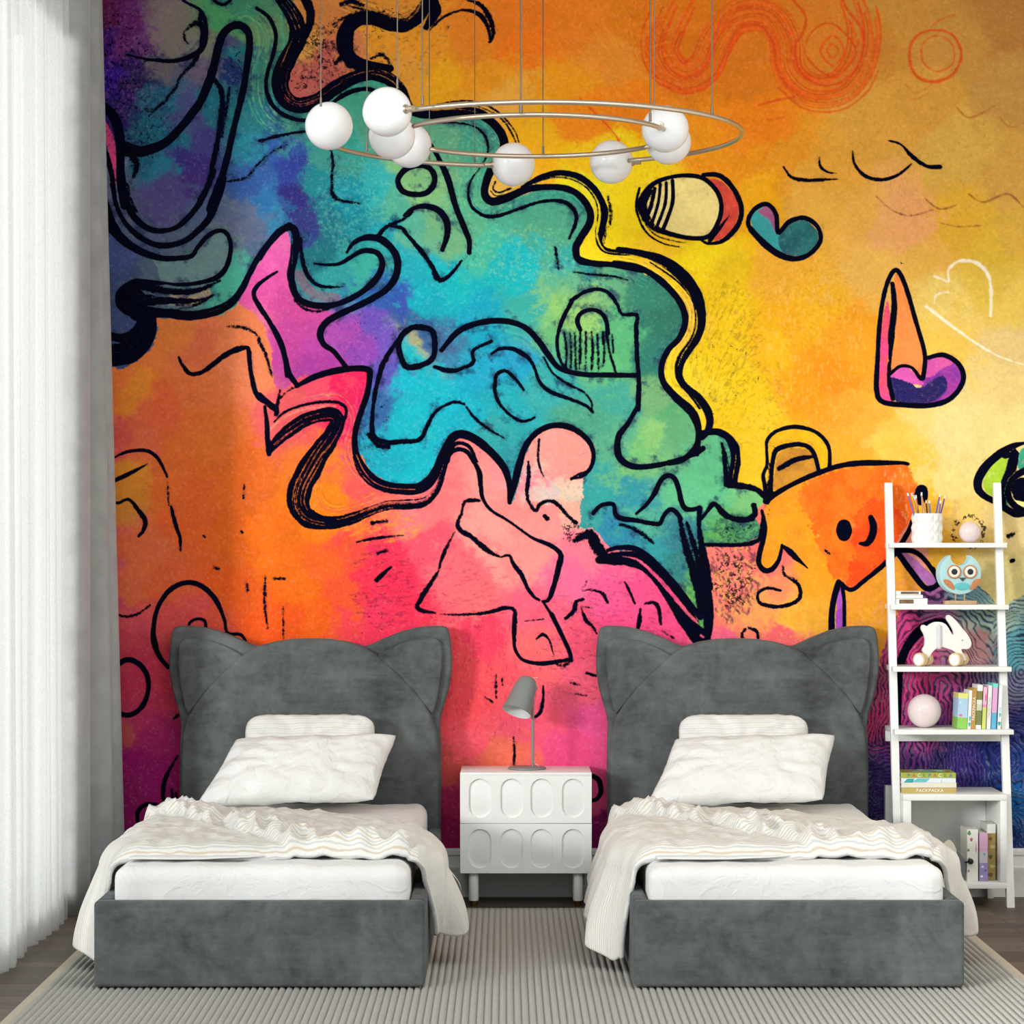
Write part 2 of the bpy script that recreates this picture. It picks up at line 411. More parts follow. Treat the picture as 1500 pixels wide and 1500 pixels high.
COL = np.zeros((NYg, NXg, 3), np.float32)
k, c = ground(WARM, np.ones_like(PX, bool)); COL[k] = c
k, c = ground(SWIRL, inside(smoothp(SWP), 8)); COL[k] = c
mc = inside(smoothp(COOLP), 6); k, c = ground(COOL, mc); COL[k] = c
k, c = ground(MAG, inside(smoothp(MAGP), 7), 2.0); COL[k] = c

def fill(s, c, warp=0, c2=None):
    poly = [tuple(p) for p in catmull(pts_of(s), 5, True)]
    m = inside(poly, warp)
    cc = np.array(lin(c)[:3], np.float32)
    if c2:
        f = np.clip(.5+3.5*fbm(PX[m], PY[m], 22, 4, 91), 0, 1)[:, None]
        COL[m] = cc*(1-f)+np.array(lin(c2)[:3], np.float32)*f
    else: COL[m] = cc

def paint(text):
    for ln in text.strip().split('\n'):
        ln = ln.strip()
        if not ln: continue
        col, wsp, al, rest = ln.split(' ', 3)
        D = np.full((NYg, NXg), 9., np.float32)
        x, y, t = samples(pts_of(rest), rest[0] == '*')
        stamp(D, x, y, np.maximum(.3, widths(wsp, t, 0)), reach=4)
        D += 2.2*fbm(PX, PY, 5, 2, 77)
        a = (np.clip(.5-D/1.6, 0, 1)*float(al))[..., None]
        COL[:] = COL*(1-a)+np.array(lin(col)[:3], np.float32)*a

for s, c1, c2 in [
    ('g 610,885 700,815 850,735 1000,675 1150,625 1300,600 1500,600 1640,640 1700,720 1740,830 1690,1020 1600,1190 1470,1320 1330,1440 1235,1510 1130,1450 1010,1420 930,1330 800,1260 735,1200 700,1310 650,1375 590,1370 565,1310 600,1150 600,1000', '#ec9a2e', '#ec9230'),
    ('g 980,690 1150,640 1350,600 1640,610 1720,800 1690,1000 1600,1190 1470,1320 1330,1440 1235,1510 1140,1440 1060,1380 1020,1250 960,1100 920,960 850,850 860,760', '#ea6a26', '#ec7a2c'),
    ('g 1300,900 1450,850 1650,1000 1600,1180 1470,1320 1330,1440 1235,1500 1200,1400 1250,1250 1240,1080', '#ea4e1c', '#ec6020'),
    ('g 640,800 625,680 610,500 640,400 720,355 850,340 980,370 1060,450 1075,620 960,680 800,740', '#e8b428', '#e4a82a'),
    ('g 670,790 680,640 700,520 800,480 940,510 980,650 850,720', '#cc8e34', '#b87c30'),
    ('C 200,655 290,652 350,672 392,740 380,810 345,862 270,868 180,845 130,800 120,740 150,690', '#ecd88c', '#e8d086'),
    ('C 350,655 400,670 455,745 440,830 385,880 345,868 385,820 395,740 375,695', '#e0503c', '#c8483c'),
    ('C 505,830 500,790 530,760 575,765 595,850 640,815 700,805 745,850 740,900 700,940 620,930 545,890', '#40a0a4', '#389498'),
    ('C 525,775 560,755 590,790 588,850 570,810 545,790', '#a85c84', '#98587c'),
    ('C 600,870 640,820 700,808 748,860 730,920 680,945 620,925', '#2a6e70', '#1c585c'),
    ('C 1030,1000 1065,1060 1130,1290 1128,1385 1070,1345 1000,1365 1030,1250 1025,1100', '#ee8a4c', '#f09050'),
    ('C 1000,1100 1012,1200 1000,1350 1020,1470 965,1450 968,1300 980,1180', '#e44e8c', '#e8546c'),
    ('C 1128,1380 1145,1320 1200,1300 1265,1340 1275,1410 1225,1460 1130,1475', '#a8409c', '#7c3498'),
    ('C 1135,1375 1142,1330 1190,1305 1240,1330 1200,1350 1160,1380', '#dc60a0', '#d058a4'),
    ('C 1005,1375 1060,1340 1115,1385 1130,1410 1060,1400', '#dc60b0', '#d458ac'),
    ('C 1000,1385 1080,1400 1120,1420 1200,1375 1215,1430 1150,1475 1030,1470', '#1c1a5c', '#241858'),
    ('k 1075,620 1130,480 1260,360 1345,390 1310,560 1240,680 1180,760 1100,720', '#aacc40', '#a4c63c'),
    ('k 1440,320 1520,260 1520,470 1440,470', '#3aa27e', '#34987c'),
    ('k 1360,740 1400,600 1520,520 1520,900 1400,850', '#f0dc8c', '#ecd888'),
    ('k 1265,700 1330,600 1320,760 1340,880 1270,840', '#48b064', '#40a070'),
    ('k 150,1300 230,1140 320,1060 480,1300 470,1500 280,1500 160,1400', '#e89c8c', '#e4a084'),
    ('G 1255,915 1310,950 1380,1010 1420,1055 1400,1085 1340,1040 1290,980', '#b070b0', '#a868a8'),
    ('G 985,1070 1000,1100 1003,1290 972,1290 978,1150', '#b058c0', '#a04cb8'),
    ('a 85,800 150,860 215,960 245,1080 250,1250 250,1480 225,1300 200,1120 150,980 90,900', '#e8508c', '#d8487c'),
    ('b 540,640 830,620 900,560 990,450 1060,460 1080,560 1050,700 960,790 700,820 590,820 550,700', '#6a8688', '#648284'),
    ('b 500,985 700,1000 830,985 960,920 900,860 700,905 560,925', '#b8a080', '#506c78'),
    ('k 1440,705 1470,705 1470,755 1440,755', '#f0dc8c', None)]:
    fill(s, c1, 15 if c1 in ('#ea6a26', '#ea4e1c') else 4 if c1 in ('#48b064', '#b8a080') else 1, c2)

# ---- coloured brushwork
arch = 'C 255,-30 205,70 170,190 240,280 330,250 385,140 460,60 560,60 620,140 640,260 720,330 830,320 900,230 915,110 880,-20'
xs_, ys_, ts_ = samples(pts_of(arch), False); nx_, ny_ = normals(xs_, ys_)
for q, o in enumerate(np.linspace(-24, 24, 13)):
    D = np.full((NYg, NXg), 9., np.float32)
    a0 = rs.rand()*.12; a1 = 1-rs.rand()*.12; kk = (ts_ > a0) & (ts_ < a1)
    r = .5+rs.rand()*1.1+.5*np.sin(ts_*9+q)
    stamp(D, (xs_+nx_*o+1.5*np.sin(ts_*14+q))[kk], (ys_+ny_*o)[kk], np.maximum(.3, r)[kk], reach=4)
    al = (np.clip(.65-(D+1.5*fbm(PX, PY, 4, 2, 5+q))/2.2, 0, 1)*.85)[..., None]
    COL[:] = COL*(1-al)+np.array(lin(['#e04a14', '#d2480f', '#e85a1c'][q % 3])[:3], np.float32)*al
paint("""#dc4c1a 3 .8 C 130,40 100,130 110,230 170,310 260,330
#dc4c1a 3 .7 C 600,320 680,390 760,410 850,395 930,330 970,250
#dc4c1a 3:4:3 .8 C 530,385 600,365 660,355
#dc4c1a 2:3 .7 C 560,440 620,430
#e05018 3 .8 *C 800,130 840,185 800,240 755,185
#e05018 3 .8 *C 800,160 820,185 800,212 778,185
#d84a18 3 .8 *C 805,90 885,190 800,280 700,200 730,110
#d84a18 4 .8 C 655,0 700,60 690,120 660,170 680,260 750,310 830,300 900,230 910,120 850,30 830,-20
#d84a18 3:5:4 .85 *C 1175,110 1240,130 1270,200 1240,270 1165,300 1100,270 1080,190 1110,130
#d84a18 2:3 .7 *C 1180,130 1235,160 1240,230 1180,262 1130,225 1130,160
#d84a18 1:3 .6 C 1140,130 1180,80 1245,55
#d05018 1:2 .5 C 980,320 1040,290 1100,340 1160,310
#d05018 1:2 .5 C 1060,350 1100,365 1150,340
#b8602a 1:3:1 .8 C 1235,370 1300,430 1410,378
#b8602a 1:2:1 .7 C 1410,430 1450,465 1500,450
#8a4428 1:2.4:1.2 .85 C 960,720 1010,765 1080,790 1168,768
#8a4428 2:3:1 .85 C 1140,730 1190,765 1250,752
#8a4428 2:3:3:2 .85 C 1298,710 1350,740 1440,710 1500,762
#8a4428 1:1.6:1 .8 C 1190,815 1260,830 1345,826
#f8ecd4 3:4:5:5:4:4 .9 C 1225,1030 1225,985 1270,955 1330,965 1370,1010 1380,1080 1378,1155
#f8ecd4 3 .8 C 1172,1012 1222,1032
#f8ecd4 2:3 .8 C 1172,1110 1180,1080 1222,1070
#f8ecd4 4:4:2.5:1 .9 C 1142,1122 1230,1190 1330,1260 1420,1310 1500,1335
#e8501c 1:3:2:3:3 .85 e 1020,190 1130,300 1230,400 1300,480 1330,530
#50b48c 1.5 .5 a 1100,120 1200,90 1290,150 1340,280 1300,420 1290,600 1320,800 1420,900
#86c080 2 .5 a 1150,130 1230,120 1290,220 1300,360 1260,500
#2c9486 1.5 .6 a 1260,600 1270,760 1330,900 1440,960
#3cb488 3 .6 a 1480,0 1460,200 1480,320 1420,480 1390,620 1420,780 1500,840
#2eaa86 3 .5 c 480,760 600,680 720,620 830,600 920,630
#2e9a88 4 .6 e 240,1000 330,1040 480,1030 650,960 800,930 930,930 1030,980 1070,1060
#e89070 1 .7 h 110,700 200,640 330,590 450,570 560,575
#f0a080 1.5 .7 h 80,740 180,660 330,600 480,580
#d83870 2 .5 h 680,540 640,700 620,850 680,1000 760,1090
#e05080 2 .5 h 720,480 700,600 650,750 640,900
#f0b060 2 .5 h 460,485 500,495 550,480
#8a5068 14 .55 d 290,760 340,850 420,910 560,930
#e8c8a0 2 .6 E 830,740 900,800 960,880
#78c8c8 2 .5 E 860,770 930,830 980,850""")

def apply_D(D, col, al, soft=1.4):
    a = (np.clip(.5-D/soft, 0, 1)*al)[..., None]
    COL[:] = COL*(1-a)+np.array(lin(col)[:3], np.float32)*a

def strands(guide, offs, cols, al, w=1.0, seed=0):
    r_ = np.random.RandomState(seed); x, y, t = samples(pts_of(guide), False); nx, ny = normals(x, y)
    Ds = {c: np.full((NYg, NXg), 9., np.float32) for c in cols}
    for q, o in enumerate(offs):
        c = cols[q % len(cols)]; a = 0
        while a < 1:
            b = a+r_.uniform(.15, .6); k = (t >= a) & (t <= b)
            if k.sum() > 4:
                oo = o+1.2*np.sin(t[k]*11+q)+r_.uniform(-.8, .8)
                stamp(Ds[c], x[k]+nx[k]*oo, y[k]+ny[k]*oo, np.full(k.sum(), max(.25, w*r_.uniform(.3, .9))), reach=3)
            a = b+r_.uniform(-.1, .08)
    nse = fbm(PX, PY, 5, 2, 500+seed)
    for c in cols: apply_D(Ds[c]+2.6*nse, c, al)

def dashes(cx, cy, rx, ry, n, ang, spread, ln, w, col, al, seed=0):
    r_ = np.random.RandomState(seed); D = np.full((NYg, NXg), 9., np.float32)
    for _ in range(n):
        a = r_.uniform(0, 2*math.pi); q = math.sqrt(r_.rand()); x0, y0 = cx+rx*q*math.cos(a), cy+ry*q*math.sin(a)
        th = math.radians(ang(x0, y0) if callable(ang) else ang)+r_.uniform(-spread, spread); L = ln*r_.uniform(.4, 1.4)
        s = np.linspace(-L/2, L/2, max(3, int(L/1.1)))
        stamp(D, x0+s*math.cos(th), y0-s*math.sin(th)+.6*np.sin(s*.9+a), np.full(len(s), w*r_.uniform(.3, .8)), reach=3)
    apply_D(D+2.2*fbm(PX, PY, 4, 2, 600+seed), col, al)

strands('a 1180,110 1290,170 1340,300 1300,450 1285,620 1310,780 1400,900 1530,960', np.linspace(-19, 15, 15), ['#1c6070', '#5cb080', '#2a8080', '#8cc080'], .5, 1.1, 1)
strands('e 0,385 150,375 300,410 400,500 405,620 340,740 275,850 280,960 370,1040 500,1030 680,960 850,925 980,945 1060,1020', np.linspace(-5, 7, 6), ['#1a6e78', '#46a888', '#1c5a74'], .55, 1.0, 2)
strands('e 0,440 140,430 250,480 320,560 310,660 240,760 190,870 200,1000', np.linspace(-12, 8, 7), ['#2a8a86', '#7cc090'], .35, 1.1, 3)
strands('f 0,470 150,480 300,480 430,520 560,580', np.linspace(-4, 8, 6), ['#16606c', '#48a48c'], .5, 1.0, 4)
strands('h 330,530 560,500 670,600 690,720 650,880 700,1020 830,1130 1000,1200 1180,1205', np.linspace(-7, 9, 10), ['#d02860', '#ff7088', '#a82060', '#f09060'], .5, .9, 5)
strands('h 690,380 740,450 740,560 690,700 640,850 600,960', np.linspace(-6, 8, 8), ['#d02058', '#ff5080'], .4, .9, 6)
strands('h 480,960 460,1060 440,1180 470,1270 560,1310 700,1280 850,1220', np.linspace(-3, 8, 6), ['#c05020', '#ffb050', '#d03858'], .5, .9, 7)
strands('f 250,370 400,395 560,445 700,545 800,640 860,740 868,850 830,960 750,1060 712,1180 730,1300 830,1410 900,1490', np.linspace(-6, 6, 6), ['#b87818', '#fff070', '#8a5a18'], .5, .8, 8)
strands('e 430,910 560,880 700,825 850,785 990,800 1090,860 1160,950 1180,1060', np.linspace(-4, 5, 5), ['#d09828', '#fff480', '#b88020'], .5, .8, 9)
strands('c 600,20 720,70 850,110 1000,160 1110,120', np.linspace(-14, 10, 9), ['#3a1c20', '#f0b050', '#7a4020'], .6, 1.0, 10)
strands('C 100,0 95,120 150,240 250,300', np.linspace(-14, 18, 9), ['#d85018', '#e87828'], .5, 1.0, 11)
strands('C 400,120 440,70 540,60 600,130 610,230', np.linspace(-22, 22, 12), ['#d04a14', '#e88030', '#c84010'], .45, 1.0, 12)
strands('C 0,40 60,120 200,100', np.linspace(-40, 40, 10), ['#e06020', '#f0a040'], .3, 1.2, 13)
strands('d 640,640 760,560 860,580 950,680 930,800 830,890 700,960', np.linspace(-2, 5, 4), ['#105868', '#30a0a0'], .5, 1.0, 14)
strands('E 560,90 680,100 760,130 830,210 900,300 1010,360', np.linspace(-8, 8, 7), ['#1c88a8', '#48c0c0', '#1a6c90'], .5, 1.1, 15)
strands('h 790,430 750,620 740,760 780,930', np.linspace(-6, 5, 5), ['#184a80', '#2898b0'], .5, 1.0, 16)
strands('m 250,50 240,300 230,500', np.linspace(-40, 60, 12), ['#d83c50', '#ff7a70'], .25, 1.0, 17)
dashes(1060, 500, 55, 90, 330, lambda x, y: 62-.5*(x-1060), .2, 11, .8, '#7a6420', .6, 1)
dashes(1100, 580, 60, 70, 300, 40, .5, 4, .9, '#8a7428', .5, 2)
dashes(1180, 440, 90, 80, 200, 30, .6, 4, .8, '#b07a28', .4, 3)
dashes(640, 870, 110, 60, 260, 4, .15, 11, .8, '#a81c48', .5, 4)
dashes(560, 860, 45, 60, 120, 8, .2, 12, 1.1, '#5a1038', .55, 5)
dashes(900, 890, 100, 55, 150, -8, .2, 12, .8, '#5a1850', .5, 6)
dashes(720, 1000, 90, 90, 160, 88, .2, 8, .8, '#8a1848', .45, 7)
dashes(850, 980, 60, 60, 90, -6, .2, 10, .8, '#50124a', .5, 8)
dashes(1370, 180, 130, 150, 420, 90, .3, 5, .8, '#a87024', .35, 9)
dashes(1000, 200, 170, 90, 400, 60, .9, 5, .8, '#c86418', .4, 10)
dashes(600, 60, 60, 60, 120, 20, .9, 6, 1.0, '#4a2020', .5, 11)
dashes(480, 80, 45, 55, 200, -35, .7, 7, 1.2, '#2c1420', .75, 12)
dashes(180, 80, 60, 90, 500, 60, .9, 5, 1.1, '#9a50a0', .4, 13)
dashes(200, 170, 60, 60, 400, 70, .6, 5, 1.3, '#10103c', .6, 14)
dashes(520, 300, 60, 70, 500, 45, 1.5, 3.5, 1.1, '#68c0a8', .45, 15)
dashes(470, 340, 40, 60, 300, 45, 1.5, 4, 1.2, '#125070', .45, 16)
dashes(700, 250, 60, 90, 300, 45, 1.5, 3.5, 1.0, '#a0d090', .4, 17)
dashes(770, 370, 90, 40, 400, 45, 1.5, 3.5, 1.0, '#90cc90', .45, 18)
dashes(860, 450, 45, 60, 300, 45, 1.5, 3.5, 1.0, '#2a7a60', .5, 19)
dashes(530, 500, 40, 45, 200, 45, 1.5, 4, 1.0, '#4a3898', .5, 20)
dashes(900, 700, 80, 60, 300, 45, 1.5, 3.5, 1.0, '#2a8090', .4, 21)
dashes(240, 700, 90, 160, 260, 45, 1.5, 3.5, 1.0, '#c04060', .35, 22)
dashes(560, 770, 60, 25, 160, 10, .4, 9, 1.3, '#ffa030', .6, 23)
dashes(1195, 500, 75, 130, 300, 88, .2, 7, 1.3, '#f6c870', .35, 24)
dashes(1400, 700, 110, 95, 300, 88, .3, 6, 1.2, '#f4dca0', .35, 25)
dashes(1075, 850, 38, 60, 110, 110, .8, 10, 2.2, '#281838', .75, 26)
dashes(1085, 860, 40, 60, 90, 110, .8, 8, 3, '#f0a860', .6, 27)
dashes(1080, 775, 36, 22, 110, 30, 1.2, 7, 2.0, '#14404a', .7, 28)
dashes(1340, 900, 60, 60, 60, 60, .6, 12, 1.0, '#f080a8', .5, 29)

